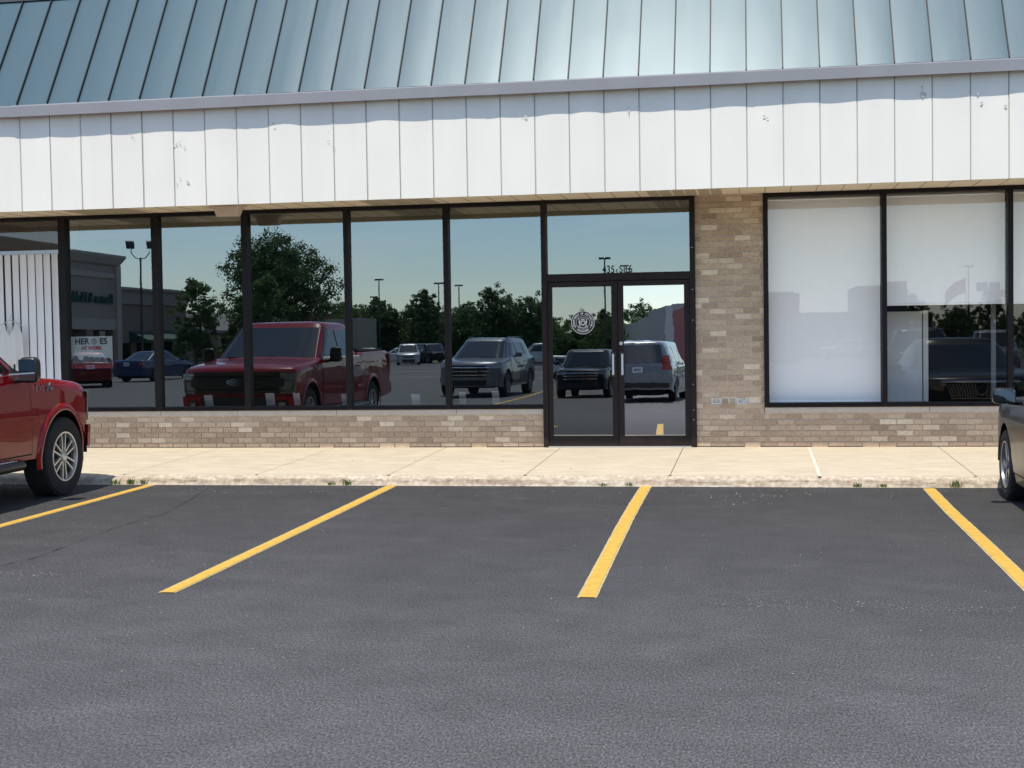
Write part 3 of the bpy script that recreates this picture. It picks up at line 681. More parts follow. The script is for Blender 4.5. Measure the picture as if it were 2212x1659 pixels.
m = MB(); m.tube([(-.17, 0, -.12), (0, 0, -.045), (.17, 0, -.12)], .007, 6); m.tube([(0, 0, -.045), (0, 0, -.01), (.02, 0, .015), (.035, 0, 0), (.03, 0, -.015)], .004, 6); m.build('hanger', MAT['steel'], sh)
# poster
po = empty('poster', (-8.80, .055, 1.42)); tag(po, 'white poster reading HEROES AT WORK behind the glass left of the red truck reflection', 'poster')
m = MB(); m.box(-.30, .30, 0, .006, -.21, .225); m.build('poster_sheet', pm("poster_print", (.50, .54, .56), .8), po)
def ptxt(s, x, z, size, mat, name, sx=1, bold=.003):
    mb = MB(); me = text_mesh(s, size, .0005, bold, 'CENTER', sx); text_add(mb, me, Matrix.Translation((x, -.003, z)) @ Matrix.Rotation(R(90), 4, 'X')); return mb.build(name, mat, po)
ptxt('HER', -.135, .155, .115, MAT['black'], 'headline'); ptxt('ES', .175, .155, .115, MAT['black'], 'headline')
m = MB(); m.disc_y(.035, -.003, .155, .042, 24, .028); m.disc_y(.035, -.003, .155, .016, 16); m.build('headline_ring', pm("poster_grey", (.16, .18, .2), .8), po)
ptxt('AT WORK', .0, .065, .062, pm("poster_red", (.40, .05, .06), .8), 'subline')
m = MB(); pr = random.Random(2)
for i in range(7):
    cx = -.24 + i*.08; h = pr.uniform(.06, .12); m.cur = pr.random()
    m.poly([(cx-.05, -.003-.0003*i, -.165), (cx+.05, -.003-.0003*i, -.165), (cx+.055, -.003-.0003*i, -.165+h*.7), (cx+.02, -.003-.0003*i, -.165+h*1.1), (cx-.03, -.003-.0003*i, -.165+h*1.15), (cx-.055, -.003-.0003*i, -.165+h*.6)])
m.build('group_photo', attr_ramp("poster_photo", "tone", [(0, (.015, .015, .017)), (.5, (.05, .045, .04)), (1, (.12, .08, .06))], .8, var=.5, vscale=30, bump=0), po, attr='tone')
m = MB(); m.box(-.30, .30, -.0052, -.0042, -.200, -.165); m.build('poster_banner', pm("poster_banner", (.28, .04, .05), .8), po)
m = MB(); m.box(-.30, .30, -.0052, -.0042, -.21, -.2002); m.build('poster_edge', pm("poster_navy", (.03, .05, .14), .8), po)
for (x0, x1, z1, lab) in [(-7.235, -7.12, .835, 'folded white notice at the window foot below the truck emblem reflection'), (-6.375, -6.25, .855, 'white notice at the window foot just right of the mullion in the truck grille'), (-5.99, -5.90, .855, 'narrow white notice at the window foot beside the reflected truck front wheel'), (-5.33, -5.255, .84, 'thin white notice at the window foot against the mullion in the truck doors'),
        (-4.385, -4.27, .828, 'white notice standing at the window foot between the truck tail and SUV reflections'), (-3.75, -3.66, .85, 'white notice at the window foot under the reflected SUV grille'), (-3.315, -3.22, .858, 'white notice at the window foot crossed by the reflected yellow line')]:
    m = MB(); xm = (x0+x1)/2
    m.grid(2, 5, lambda u, v: (lerp(x0, x1, u) + .01*v*(1-v), .10 + .05*(1-v) + .004*math.sin(9*v), lerp(.69, z1, v)))
    tag(m.build('paper_notice', MAT['paper']), lab, 'notice', 'paper notices along the window foot')

# ------------------------------------------------------------------ vehicles
def sgnpow(v, p): return math.copysign(abs(v)**p, v)
class Car:
    """nose at local y=0 pointing +Y, tail at y=-L, ground z=0; s = distance back from the nose"""
    def __init__(c, name, loc, rz, sp, paint_key):
        c.sp = sp; c.P = MAT[paint_key]; c.root = empty(name, loc, rz); c.key = paint_key; c.build_body()
    def hw(c, s): return c.sp['w']*interp(c.sp['plan'], s/c.sp['L'])
    def sidef(c, z): return interp(c.sp['side'], z)
    def top(c, s): return interp(c.sp['top'], s)
    def bowy(c, x, s):
        sp = c.sp; q = min(1.15, abs(x)/sp['w'])
        return sp['bow']*q**2.6*math.exp(-s/.45) - sp.get('rbow', .10)*q**2.6*math.exp(-(sp['L']-s)/.4)
    def pt(c, x, s, z): return (x, -(s + c.bowy(x, s)), z)
    def arch(c, s):
        sp = c.sp; Ra = sp['R'] + sp.get('gap', .075)
        for a in sp['ax']:
            d = abs(s-a)
            if d < Ra: return sp['R'] + math.sqrt(Ra*Ra-d*d)*1.0
        return 0
    def bot(c, s): return max(interp(c.sp['sill'], s/c.sp['L']), c.arch(s))
    def build_body(c):
        sp = c.sp; L = sp['L']; Ra = sp['R'] + sp.get('gap', .075)
        st = {0, .02, .05, .09, .14, L-.02, L-.06, L}
        st |= {round(i*.09, 3) for i in range(1, int(L/.09))}
        st = {s for s in st if all(abs(abs(s-a)-Ra) > .02 for a in sp['ax'])}
        for a in sp['ax']:
            for k in range(25): st.add(a - (Ra-.0005)*math.cos(math.pi*k/24))
            st.add(a-Ra-.002); st.add(a+Ra+.002)
        st = sorted(s for s in st if 0 <= s <= L); NS = 9; rings = []
        for s in st:
            b, t, w = c.bot(s), c.top(s), c.hw(s); r = min(interp(sp['rad'], s/L), (t-b)*.45); zs = t-r; ring = []
            for k in range(NS):
                z = b + (zs-b)*k/(NS-1); ring.append((w*c.sidef(z), z))
            x0 = w*c.sidef(zs)
            for a in (22, 45, 68, 90): ring.append((x0-r+r*math.cos(R(a)), zs+r*math.sin(R(a))))
            xr = x0-r
            for f in (.78, .52, .26, 0): ring.append((xr*f, t + sp.get('crown', .03)*(1-f*f)*min(1, s/.25)))
            rings.append(ring)
        m = MB(); n = len(rings[0]); full = []
        for s, ring in zip(st, rings):
            row = [c.pt(x, s, z) for x, z in ring] + [c.pt(-x, s, z) for x, z in reversed(ring[:-1])]; full.append(row)
        W = len(full[0])
        for row in full: m.v += row
        for i in range(len(st)-1):
            for j in range(W-1): m.face((i*W+j, i*W+j+1, (i+1)*W+j+1, (i+1)*W+j))
        for s, ring, fl in ((st[0], rings[0], 0), (st[-1], rings[-1], 1)):
            k = len(m.v); A = 14
            for x, z in ring:
                for q in range(A+1): m.v.append(c.pt(lerp(-x, x, q/A), s, z if ring[-1][0] != x else z))
            for i in range(n-1):
                for q in range(A):
                    f = (k+i*(A+1)+q, k+i*(A+1)+q+1, k+(i+1)*(A+1)+q+1, k+(i+1)*(A+1)+q); m.face(f if not fl else f[::-1])
        c.body = m.build('body', c.P, c.root, smooth=True, angle=38)
        # dark floor and wheel housings
        u = MB(); wi = sp['w']*.70; zt = min(sp['top'][0][1], .9)
        u.box(-wi, wi, -L+.25, -.12, interp(sp['sill'], .5)-.03, zt-.1)
        for a in sp['ax']:
            for sg in (-1, 1):
                u.grid(20, 1, lambda p, q: (sg*lerp(wi*.9, c.hw(a)*.985, q), -(a-(Ra-.001)*math.cos(math.pi*p)), sp['R']+(Ra-.001)*math.sin(math.pi*p)))
        u.build('underbody', MAT['dark'], c.root)
        g = sp.get('gh')
        if g: c.greenhouse(g)
        c.wheels()
    def ghp(c, g, u):
        return lerp(g['bf'], g['rf'], u), lerp(g['br'], g['rr'], u), lerp(g['wb'], g['wr'], u), lerp(g['zb'], g['zr'], u)
    def greenhouse(c, g):
        N = 56; n = g.get('n', 7); m = MB(); rows = []
        lv = [(0, 1, 0), (.2, 1, 0), (.4, 1, 0), (.6, 1, 0), (.8, 1, 0), (.93, 1, 0), (1, .985, 0), (1, .95, .022), (1, .85, .042), (1, .55, .058), (1, .2, .066)]
        for u, k, dz in lv:
            f, b, w, z = c.ghp(g, u); sm_, h = (f+b)/2, (b-f)/2*k; w *= k
            rows.append([(w*sgnpow(math.cos(2*math.pi*i/N), 2/n), -(sm_ + h*sgnpow(math.sin(2*math.pi*i/N), 2/n)), z+dz) for i in range(N)])
        for r in rows: m.v += r
        for j in range(len(rows)-1):
            for i in range(N): m.face((j*N+i, j*N+(i+1) % N, (j+1)*N+(i+1) % N, (j+1)*N+i))
        m.face([(len(rows)-1)*N+i for i in range(N)])
        m.build('cab', c.P, c.root, smooth=True, angle=38)
        c.g = g
        glass_m = MAT['car_glass']
        def front(x, z, rear=False, off=.012):
            u = (z-g['zb'])/(g['zr']-g['zb']); f, b, w, _ = c.ghp(g, u); sm_, h = (f+b)/2, (b-f)/2
            d = h*max(0, (1-min(1, abs(x)/w)**n))**(1/n) + off
            return (x, -(sm_ + (d if rear else -d)), z)
        H = g['zr']-g['zb']
        def wsh(name, rear, kx, z0, z1):
            m = MB()
            def fn(p, q):
                z = lerp(z0, z1, q); u = (z-g['zb'])/H; w = lerp(g['wb'], g['wr'], u)*kx; x = lerp(-w, w, p)
                return front(x, z, rear)
            m.grid(16, 8, fn); return m.build(name, glass_m, c.root, smooth=True)
        wsh('windshield', False, g.get('kx', .90), g['zb']+.02, g['zr']-.05)
        if g.get('rear_glass', True): wsh('rear_window', True, g.get('kr', .84), g['zb']+g.get('rz', .10), g['zr']-.07)
        if g.get('trim'):
            for sg in (-1, 1):
                m = MB(); m.tube([front(sg*lerp(g['wb'], g['wr'], q)*.93, lerp(g['zb'], g['zr']-.03, q), False, .004) for q in (0, .5, 1)], .012, 6); m.build('pillar_trim', MAT['black_gloss'], c.root)
        for sg in (-1, 1):
            for poly in g['win']:
                (s0, z0), (s1, z1), (s2, z2), (s3, z3) = poly      # bottom front, bottom rear, top rear, top front
                def fn(p, q):
                    s = lerp(lerp(s0, s1, p), lerp(s3, s2, p), q); z = lerp(lerp(z0, z1, p), lerp(z3, z2, p), q)
                    u = (z-g['zb'])/H; f, b, w, _ = c.ghp(g, u); sm_, h = (f+b)/2, (b-f)/2
                    x = w*max(.05, 1-min(1, abs(s-sm_)/h)**n)**(1/n)+.009
                    return (sg*x, -s, z)
                m = MB(); m.grid(8, 6, fn); m.build('side_window', glass_m, c.root, smooth=True)
        w = MB()
        for sg in (-.15, .62):   # wipers
            z = g['zb']+.03
            w.tube([front(sg*g['wb'], z, False, .02), front((sg-.55)*g['wb'], z+.045, False, .024)], .009, 5)
        if g.get('wipers', True): w.build('wiper', MAT['black'], c.root)
    def side(c, s, z, off=.005):
        return (c.hw(s)*c.sidef(z)+off)
    def wheels(c):
        sp = c.sp; Rr = sp['R']; rr = sp.get('rim', Rr*.64); tw = sp.get('tw', .225)
        for a in sp['ax']:
            for sg in (-1, 1):
                xo = c.hw(a) - sp.get('inset', .02)
                m = MB()
                # rim: barrel, lip, spokes, hub; local X points outward
                m.lathe_x([(-.13, rr*.97), (-.02, rr*.93), (.0, rr*1.0), (.008, rr*.99), (.006, rr*.93), (-.03, rr*.90)], 36)
                ns = sp.get('spokes', 5); style = sp.get('style', 'plain')
                for k in range(ns):
                    an = 2*math.pi*(k+.5)/ns
                    offs = ((-.075, -.135), (.075, .135)) if style == 'double' else ((0, 0),)
                    for o1, o2 in offs:
                        ww = .032 if style == 'double' else .105
                        if style == 'single': ww = .06
                        dx, dz = math.cos(an), math.sin(an); px, pz = -dz, dx
                        def P(r, t, x): return (x, r*dx + t*px, r*dz + t*pz)
                        r0, r1 = rr*.16, rr*.95; A = rr*1.0
                        t0, t1 = o1*A, o2*A*1.25; w0, w1 = ww*A*1.1, ww*A*(1.0 if style == 'double' else .85)
                        xa, xb = -.012, -.006
                        vs = [P(r0, t0-w0, xa), P(r0, t0+w0, xa), P(r1, t1+w1, xb), P(r1, t1-w1, xb), P(r0, t0-w0*1.3, xa-.035), P(r0, t0+w0*1.3, xa-.035), P(r1, t1+w1*1.2, xb-.03), P(r1, t1-w1*1.2, xb-.03)]
                        m.add(vs, [(0, 1, 2, 3), (0, 4, 5, 1), (1, 5, 6, 2), (3, 2, 6, 7), (0, 3, 7, 4)])
                m.lathe_x([(-.03, rr*.24), (-.004, rr*.22), (.002, rr*.17), (-.004, rr*.15), (.002, 0.001)], 20)
                wl = m.build('wheel', MAT[sp.get('rimmat', 'rim_silver')], c.root, smooth=True, angle=35)
                wl.location = (sg*xo, -a, Rr)
                if sg < 0: wl.rotation_euler = (0, 0, math.pi)
                t = MB(); sw = tw
                t.lathe_x([(-.02, rr*.99), (.004, rr*1.03), (.012, rr*1.12), (.014, lerp(rr, Rr, .45)), (.004, Rr*.955), (-.012, Rr*.985), (-.04, Rr), (-sw+.04, Rr), (-sw+.005, Rr*.965), (-sw, rr*1.05)], 48)
                k0 = len(t.v)
                for q in range(44):   # shoulder tread blocks
                    a0 = 2*math.pi*q/44; a1 = a0 + .085
                    for xx in ((-.016, -.05), (-sw+.05, -sw+.016)):
                        vs = []
                        for rad in (Rr-.006, Rr+.004):
                            for xv in xx:
                                for av in (a0, a1): vs.append((xv, rad*math.cos(av), rad*math.sin(av)))
                        t.add(vs, [(4, 5, 7, 6), (0, 1, 5, 4), (2, 6, 7, 3), (0, 4, 6, 2), (1, 3, 7, 5)])
                t.build('tyre', MAT['rubber'], wl, smooth=True, angle=30)
                d = MB(); d.lathe_x([(-.06, rr*.93), (-.061, .001)], 24); d.lathe_x([(-.045, rr*.62), (-.05, .001)], 24); d.build('brake_disc', MAT['dark'], wl)
    # ---- small fittings
    def ffront(c, z):
        t = c.sp['top']; z0 = t[0][1]
        if z <= z0: return 0.0
        for (a, b), (d, e) in zip(t, t[1:]):
            if b <= z <= e and e > b: return a + (d-a)*(z-b)/(e-b)
        return 0
    def fpatch(c, name, pts, mat, off=.015, thick=.0, parent=None, n=10):
        """quad patch on the front face: pts = (x,z) bottom-left, bottom-right, top-right, top-left"""
        (x0, z0), (x1, z1), (x2, z2), (x3, z3) = pts
        def fn(p, q):
            x = lerp(lerp(x0, x1, p), lerp(x3, x2, p), q); z = lerp(lerp(z0, z1, p), lerp(z3, z2, p), q)
            s = c.ffront(z); y = c.pt(x, s, z)[1]; return (x, y+off, z)
        m = MB(); m.grid(n, 6, fn)
        if thick:   # a rim so that the part has depth
            for e in range(n):
                for q in (0, 1):
                    a = fn(e/n, q); b = fn((e+1)/n, q); m.quad(a, b, (b[0], b[1]-thick, b[2]), (a[0], a[1]-thick, a[2]))
            for q in range(6):
                for p in (0, 1):
                    a = fn(p, q/6); b = fn(p, (q+1)/6); m.quad(a, b, (b[0], b[1]-thick, b[2]), (a[0], a[1]-thick, a[2]))
        return m.build(name, mat, parent or c.root, smooth=True, angle=30)
    def rpatch(c, name, pts, mat, off=.012, n=8):
        (x0, z0), (x1, z1), (x2, z2), (x3, z3) = pts; L = c.sp['L']
        def fn(p, q):
            x = lerp(lerp(x0, x1, p), lerp(x3, x2, p), q); z = lerp(lerp(z0, z1, p), lerp(z3, z2, p), q)
            return (x, c.pt(x, L, z)[1]-off, z)
        m = MB(); m.grid(n, 4, fn); return m.build(name, mat, c.root, smooth=True)
    def spatch(c, name, poly, mat, off=.006, sides=(-1, 1), n=12):
        (s0, z0), (s1, z1), (s2, z2), (s3, z3) = poly; out = []
        for sg in sides:
            def fn(p, q):
                s = lerp(lerp(s0, s1, p), lerp(s3, s2, p), q); z = lerp(lerp(z0, z1, p), lerp(z3, z2, p), q)
                x = sg*c.side(s, z, off); return (x, c.pt(x, s, z)[1], z)
            m = MB(); m.grid(n, n, fn); out.append(m.build(name, mat, c.root, smooth=True, angle=180))
        return out
    def door(c, s0, s1, z0, z1, hz=None, sides=(-1, 1)):
        for sg in sides:
            c.spatch('door_gap', [(s0-.014, z0-.014), (s1+.014, z0-.014), (s1+.014, z1), (s0-.014, z1)], MAT['dark'], .003, (sg,))
            d = c.spatch('door', [(s0, z0), (s1, z0), (s1, z1), (s0, z1)], c.P, .007, (sg,))[0]
            if hz:
                x = sg*(c.side(s1-.2, hz)+.02); m = MB(); m.tube([(x-sg*.015, -(s1-.27), hz), (x+sg*.01, -(s1-.25), hz), (x+sg*.01, -(s1-.1), hz), (x-sg*.015, -(s1-.08), hz)], .014, 6)
                m.build('handle', c.P, d, smooth=True)
    def mirror(c, s, x, z, w=.2, h=.15, d=.10, mat=None, arm=.14):
        for sg in (-1, 1):
            m = MB(); n = 5
            def fn(u, v):
                a, b = 2*math.pi*u, math.pi*(v-.5)
                return (sg*(x + w/2*sgnpow(math.cos(a), .5)*sgnpow(math.cos(b), .35)), -(s - d*.5*sgnpow(math.sin(b), .6)), z + h/2*sgnpow(math.sin(a), .5)*sgnpow(math.cos(b), .35))
            m.grid(28, 12, fn, closeu=True); m.tube([(sg*(x-w/2-arm), -s, z-h*.45), (sg*(x-w*.2), -s, z-h*.35)], .028, 8)
            o = m.build('mirror', mat or MAT['black_gloss'], c.root, smooth=True, angle=60)
            k = MB(); k.grid(10, 6, lambda u, v: (sg*(x + w*.43*(2*u-1)), -(s+d*.5+.003), z + h*.40*(2*v-1))); k.build('mirror_glass', MAT['mirror'], o)
    def bar_f(c, name, x0, x1, z, h, mat, off=.03, thick=.03, parent=None):
        return c.fpatch(name, [(x0, z-h/2), (x1, z-h/2), (x1, z+h/2), (x0, z+h/2)], mat, off, thick, parent, n=14)
    def oval_f(c, x, z, rx, rz, off, mat_rim, mat_in, name='emblem'):
        y = c.pt(x, c.ffront(z), z)[1]+off; m = MB(); n = 32
        m.grid(n, 1, lambda u, v: (x+lerp(.86, 1, v)*rx*math.cos(6.2832*u), y+.006, z+lerp(.80, 1, v)*rz*math.sin(6.2832*u)), closeu=True)
        m.grid(n, 1, lambda u, v: (x+rx*math.cos(6.2832*u), lerp(y+.006, y-.03, v), z+rz*math.sin(6.2832*u)), closeu=True)
        o = m.build(name, mat_rim, c.root); k = MB(); k.poly([(x+.87*rx*math.cos(-6.2832*i/n), y+.003, z+.82*rz*math.sin(-6.2832*i/n)) for i in range(n)]); k.build('emblem_field', mat_in, o); return o, y
    def finish(c, label, cat, group=None):
        tag(c.root, label, cat, group); return c

def pickup(loc, rz, key, label, detail=False, group=None):
    sp = dict(L=5.74, w=1.012, R=.408, ax=(.76, 4.44), gap=.085, bow=.22, rbow=.03, tw=.275, rim=.262, spokes=6, style='double', inset=.012,
        plan=[(0, .945), (.02, .965), (.05, .985), (.14, 1), (.9, 1), (1, .985)], side=[(.3, .965), (.55, .995), (.9, 1), (1.15, .985), (1.4, .955)],
        top=[(0, 1.02), (.03, 1.09), (.09, 1.135), (.25, 1.175), (.7, 1.215), (1.25, 1.255), (1.4, 1.29), (3.83, 1.31), (3.87, 1.36), (5.71, 1.38), (5.74, 1.34)],
        sill=[(0, .48), (.05, .46), (.2, .44), (.75, .46), (.95, .52), (1, .55)], rad=[(0, .06), (.04, .11), (.22, .10), (.3, .05), (1, .04)], crown=.035,
        gh=dict(bf=1.28, rf=2.20, br=3.85, rr=3.65, wb=.955, wr=.775, zb=1.24, zr=1.86, n=9, kx=.90, trim=True, rz=.14,
            win=[[(1.68, 1.325), (2.57, 1.315), (2.60, 1.775), (2.22, 1.775)], [(2.65, 1.315), (3.51, 1.315), (3.45, 1.770), (2.68, 1.775)]]))
    c = Car('pickup_truck', loc, rz, sp, key)
    c.door(1.43, 2.59, .50, 1.285, 1.13); c.door(2.615, 3.67, .50, 1.285, 1.13)
    # grille: broad black frame with two bars that run out into the lamps
    c.fpatch('grille', [(-.70, .745), (.70, .745), (.74, 1.085), (-.74, 1.085)], MAT['black'], .012)
    for z, h in ((1.055, .055), (.985, .035), (.845, .035), (.77, .045)): c.bar_f('grille_bar', -.735, .735, z, h, MAT['black_gloss'], .045, .04)
    c.bar_f('grille_bar', -.80, .80, .915, .125, MAT['black_gloss'], .055, .05)
    o, y = c.oval_f(0, .925, .118, .050, .068, MAT['chrome'], MAT['blue_oval'])
    if detail:
        m = MB(); text_add(m, text_mesh('Ford', .062, .001, .001, 'CENTER', 1.25, .35), Matrix.Translation((0, y+.0065, .925)) @ Matrix.Rotation(R(180), 4, 'Z') @ Matrix.Rotation(R(90), 4, 'X')); m.build('emblem_script', MAT['chrome'], o)
    for sg in (-1, 1):
        X = lambda a: sg*a
        c.fpatch('headlight', [(X(.70), .735), (X(.955), .745), (X(.985), 1.06), (X(.74), 1.09)] if sg > 0 else [(-.955, .745), (-.70, .735), (-.74, 1.09), (-.985, 1.06)], MAT['lens'], .028, .03)
        m = [(.765, .80), (.90, .80), (.91, .93), (.775, .93)]; m = m if sg > 0 else [(-b[0], b[1]) for b in (m[1], m[0], m[3], m[2])]
        c.fpatch('headlight_bulb', m, MAT['lens_clear'], .034)
        for q in ([(.72, .742), (.955, .752), (.957, .772), (.722, .765)], [(.935, .77), (.957, .77), (.98, 1.05), (.96, 1.05)], [(.75, 1.03), (.955, 1.02), (.975, 1.048), (.752, 1.06)]):
            q = q if sg > 0 else [(-b[0], b[1]) for b in (q[1], q[0], q[3], q[2])]
            c.fpatch('lamp_strip', q, MAT['lens_clear'], .036)
        q = [(.66, .50), (.86, .51), (.86, .63), (.66, .63)]; q = q if sg > 0 else [(-b[0], b[1]) for b in (q[1], q[0], q[3], q[2])]
        c.fpatch('fog_lamp_recess', q, MAT['black'], .058, .02)
        q = [(.72, .55), (.82, .55), (.82, .60), (.72, .60)]; q = q if sg > 0 else [(-b[0], b[1]) for b in (q[1], q[0], q[3], q[2])]
        c.fpatch('fog_lamp', q, MAT['lens_clear'], .064)
    c.fpatch('bumper', [(-.97, .47), (.97, .47), (.985, .70), (-.985, .70)], c.P, .05, .06, n=18)
    c.fpatch('bumper_intake', [(-.62, .47), (.62, .47), (.60, .69), (-.60, .69)], MAT['black'], .056)
    c.fpatch('air_dam', [(-.86, .33), (.86, .33), (.93, .475), (-.93, .475)], MAT['black_gloss'], -.03, .04)
    # flares
    Ra = sp['R']+sp['gap']
    for a in sp['ax']:
        for sg in (-1, 1):
            m = MB()
            def fn(u, v):
                th = math.pi*(u*1.10-.05); rad = Ra + .075*v - .006; z = sp['R'] + rad*math.sin(th); s = a - rad*math.cos(th)
                x = c.side(s, max(z, .45), 0) + .030*math.sin(math.pi*min(1, .25+v*.75))**.7
                if v == 1: x = c.side(s, max(z, .45), 0)+.001
                X = sg*x; return (X, c.pt(X, s, z)[1], z)
            m.grid(36, 6, fn); m.build('fender_flare', c.P, c.root, smooth=True)
    for sg in (-1, 1):
        m = MB(); m.tube([(sg*.99, -1.62, .40), (sg*1.02, -1.72, .405), (sg*1.02, -4.0, .405), (sg*.99, -4.1, .40)], .052, 10); k = MB()
        for i in range(40): k.box(min(sg*.985, sg*1.055), max(sg*.985, sg*1.055), -(1.8+i*.054)-.02, -(1.8+i*.054), .456, .462)
        o = m.build('running_board', MAT['black_gloss'], c.root, smooth=True); k.build('step_tread', MAT['galv'], o)
        k = MB(); k.box(min(sg*.9, sg*.99), max(sg*.9, sg*.99), -4.0, -1.7, .40, .46); k.build('step_bracket', MAT['dark'], o)
    c.mirror(1.70, 1.165, 1.34, .205, .255, .12, arm=.12)
    c.spatch('window_trim', [(1.52, 1.292), (3.65, 1.292), (3.65, 1.306), (1.52, 1.306)], MAT['chrome'], .008)
    # bed cover, tail lamps, tailgate, rear bumper, antenna
    m = MB(); m.box(-.86, .86, -5.65, -3.91, 1.385, 1.425); m.build('bed_cover', MAT['black_gloss'], c.root)
    for sg in (-1, 1):
        m = MB(); m.box(min(sg*.88, sg*1.005), max(sg*.88, sg*1.005), -5.762, -5.63, .93, 1.33); m.build('tail_light', MAT['tail'], c.root)
    m = MB(); m.box(-.97, .97, -5.91, -5.70, .56, .76); m.build('rear_bumper', MAT['black_gloss'] if not detail else c.P, c.root)
    m = MB(); m.tube([(-.2, -2.55, 1.91), (-.2, -2.65, 1.99)], [.02, .008], 6); m.build('antenna', MAT['black'], c.root)
    if detail:
        bdg = MB()
        for sg in (1,):
            me = text_mesh('F-150', .115, .004, .0025, 'CENTER', 1.25); x = sg*(c.side(1.16, 1.145)+.008)
            text_add(bdg, me, Matrix.Translation((x, -1.16, 1.145)) @ Matrix.Rotation(R(90), 4, 'Z') @ Matrix.Rotation(R(90), 4, 'X'))
        bdg.build('badge', MAT['chrome'], c.root)
    # mirror-side A-pillar sail panel
    for sg in (-1, 1):
        m = MB(); x = sg*.962
        m.poly([(x, -1.42, 1.275), (x, -1.70, 1.30), (sg*.93, -1.70, 1.38)]); m.build('sail_panel', MAT['black_gloss'], c.root)
    return c.finish(label, 'pickup truck', group)

def generic(name, cat, loc, rz, key, label, sp, grille=None, group=None, roof_rack=False, plate_rear=True, chrome_strip=False):
    base = dict(bow=.30, rbow=.14, gap=.06, tw=.225, crown=.03, side=[(.2, .955), (.45, .992), (.7, 1), (.95, .97), (1.2, .93)], plan=[(0, .86), (.02, .90), (.06, .955), (.14, .99), (.25, 1), (.82, 1), (.95, .965), (1, .90)], rad=[(0, .09), (.05, .12), (.25, .12), (1, .10)])
    base.update(sp); c = Car(name, loc, rz, base, key); s = base; zt = s['top'][0][1]; zl = s.get('lampz', (zt-.02, zt+.12)); w = s['w']
    for d in s['doors']: c.door(*d)
    for sg in (-1, 1):
        q = [(.56*w, zl[0]), (.90*w, zl[0]+.03), (.90*w, zl[1]+.02), (.52*w, zl[1])]; q = q if sg > 0 else [(-b[0], b[1]) for b in (q[1], q[0], q[3], q[2])]
        c.fpatch('headlight', q, MAT['lens_clear'] if not s.get('dark_lamp') else MAT['lens'], .022, .02)
        za, zb_ = s['tailz']
        q = [(.70*w, za), (.90*w, za), (.90*w, zb_), (.74*w, zb_)]; q = q if sg > 0 else [(-b[0], b[1]) for b in (q[1], q[0], q[3], q[2])]
        c.rpatch('tail_light', q, MAT['tail'])
        c.spatch('tail_light_side', [(s['L']-.22, za+.02), (s['L']-.03, za), (s['L']-.03, zb_), (s['L']-.16, zb_)], MAT['tail'], .006, (sg,), 4)
    gz0, gz1 = s.get('grz', (zt-.28, zt-.02)); gw = s.get('grw', .46)*w
    c.fpatch('grille', [(-gw*.8, gz0), (gw*.8, gz0), (gw, gz1), (-gw, gz1)], MAT['black'], .016)
    if grille == 'bars':
        for k in range(23):
            x = lerp(-gw*.93, gw*.93, k/22); t = .8 + .2
            if abs(x) < .075: continue
            m = MB(); pts = []
            for q in range(6):
                z = lerp(gz0+.015, gz1-.01, q/5); xx = x*lerp(.82, 1.0, q/5); pts.append((xx, c.pt(xx, c.ffront(z), z)[1]+.036, z))
            m.tube(pts, .0085, 6); m.build('grille_bar', MAT['steel'], c.root)
        c.bar_f('grille_top_trim', -gw*1.06, gw*1.06, gz1+.022, .034, MAT['chrome'], .045, .04)
        c.bar_f('grille_bottom_trim', -gw*.80, gw*.80, gz0-.005, .018, MAT['chrome'], .045, .03)
        c.oval_f(0, (gz0+gz1)/2, .068, .068, .05, MAT['chrome'], MAT['black_gloss'])
    elif grille == 'wide':
        for k in range(3): c.bar_f('grille_bar', -gw, gw, lerp(gz0, gz1, (k+.5)/3), .022, MAT['chrome'] if s.get('bright_bars') else MAT['rim_grey'], .03, .02)
    c.fpatch('bumper_intake', [(-.5*w, s['sill'][0][1]+.03), (.5*w, s['sill'][0][1]+.03), (.56*w, gz0-.09), (-.56*w, gz0-.09)], MAT['black'], .014)
    ms, mx_, mz = s['mir']; c.mirror(ms, mx_, mz, .20, .14, .10, c.P, arm=.06)
    m = MB(); L = s['L']; pz = s.get('platez', .85); y = c.pt(0, L, pz)[1]
    m.box(-.16, .16, y-.02, y+.02, pz-.08, pz+.08); o = m.build('license_plate', MAT['plate'], c.root)
    k = MB()
    for i in range(5): k.box(-.11+i*.05, -.08+i*.05, y-.0225, y-.0195, pz-.035, pz+.035)
    k.build('plate_marks', MAT['blue_oval'], o)
    c.rpatch('rear_bumper', [(-.9*w, .42), (.9*w, .42), (.9*w, .56), (-.9*w, .56)], c.P if not s.get('dark_bumper') else MAT['black_gloss'], .05)
    if roof_rack:
        g = s['gh']
        for sg in (-1, 1):
            m = MB(); m.tube([(sg*g['wr']*.88, -(g['rf']+.25), g['zr']+.035), (sg*g['wr']*.90, -(g['rf']+.4), g['zr']+.075), (sg*g['wr']*.90, -(g['rr']-.3), g['zr']+.075), (sg*g['wr']*.88, -(g['rr']-.15), g['zr']+.03)], .018, 6); m.build('roof_rail', MAT['black_gloss'], c.root)
    for k in s.get('sidetrim', ()):
        c.spatch('side_trim', k, MAT['black_gloss'], .012)
    return c.finish(label, cat, group)
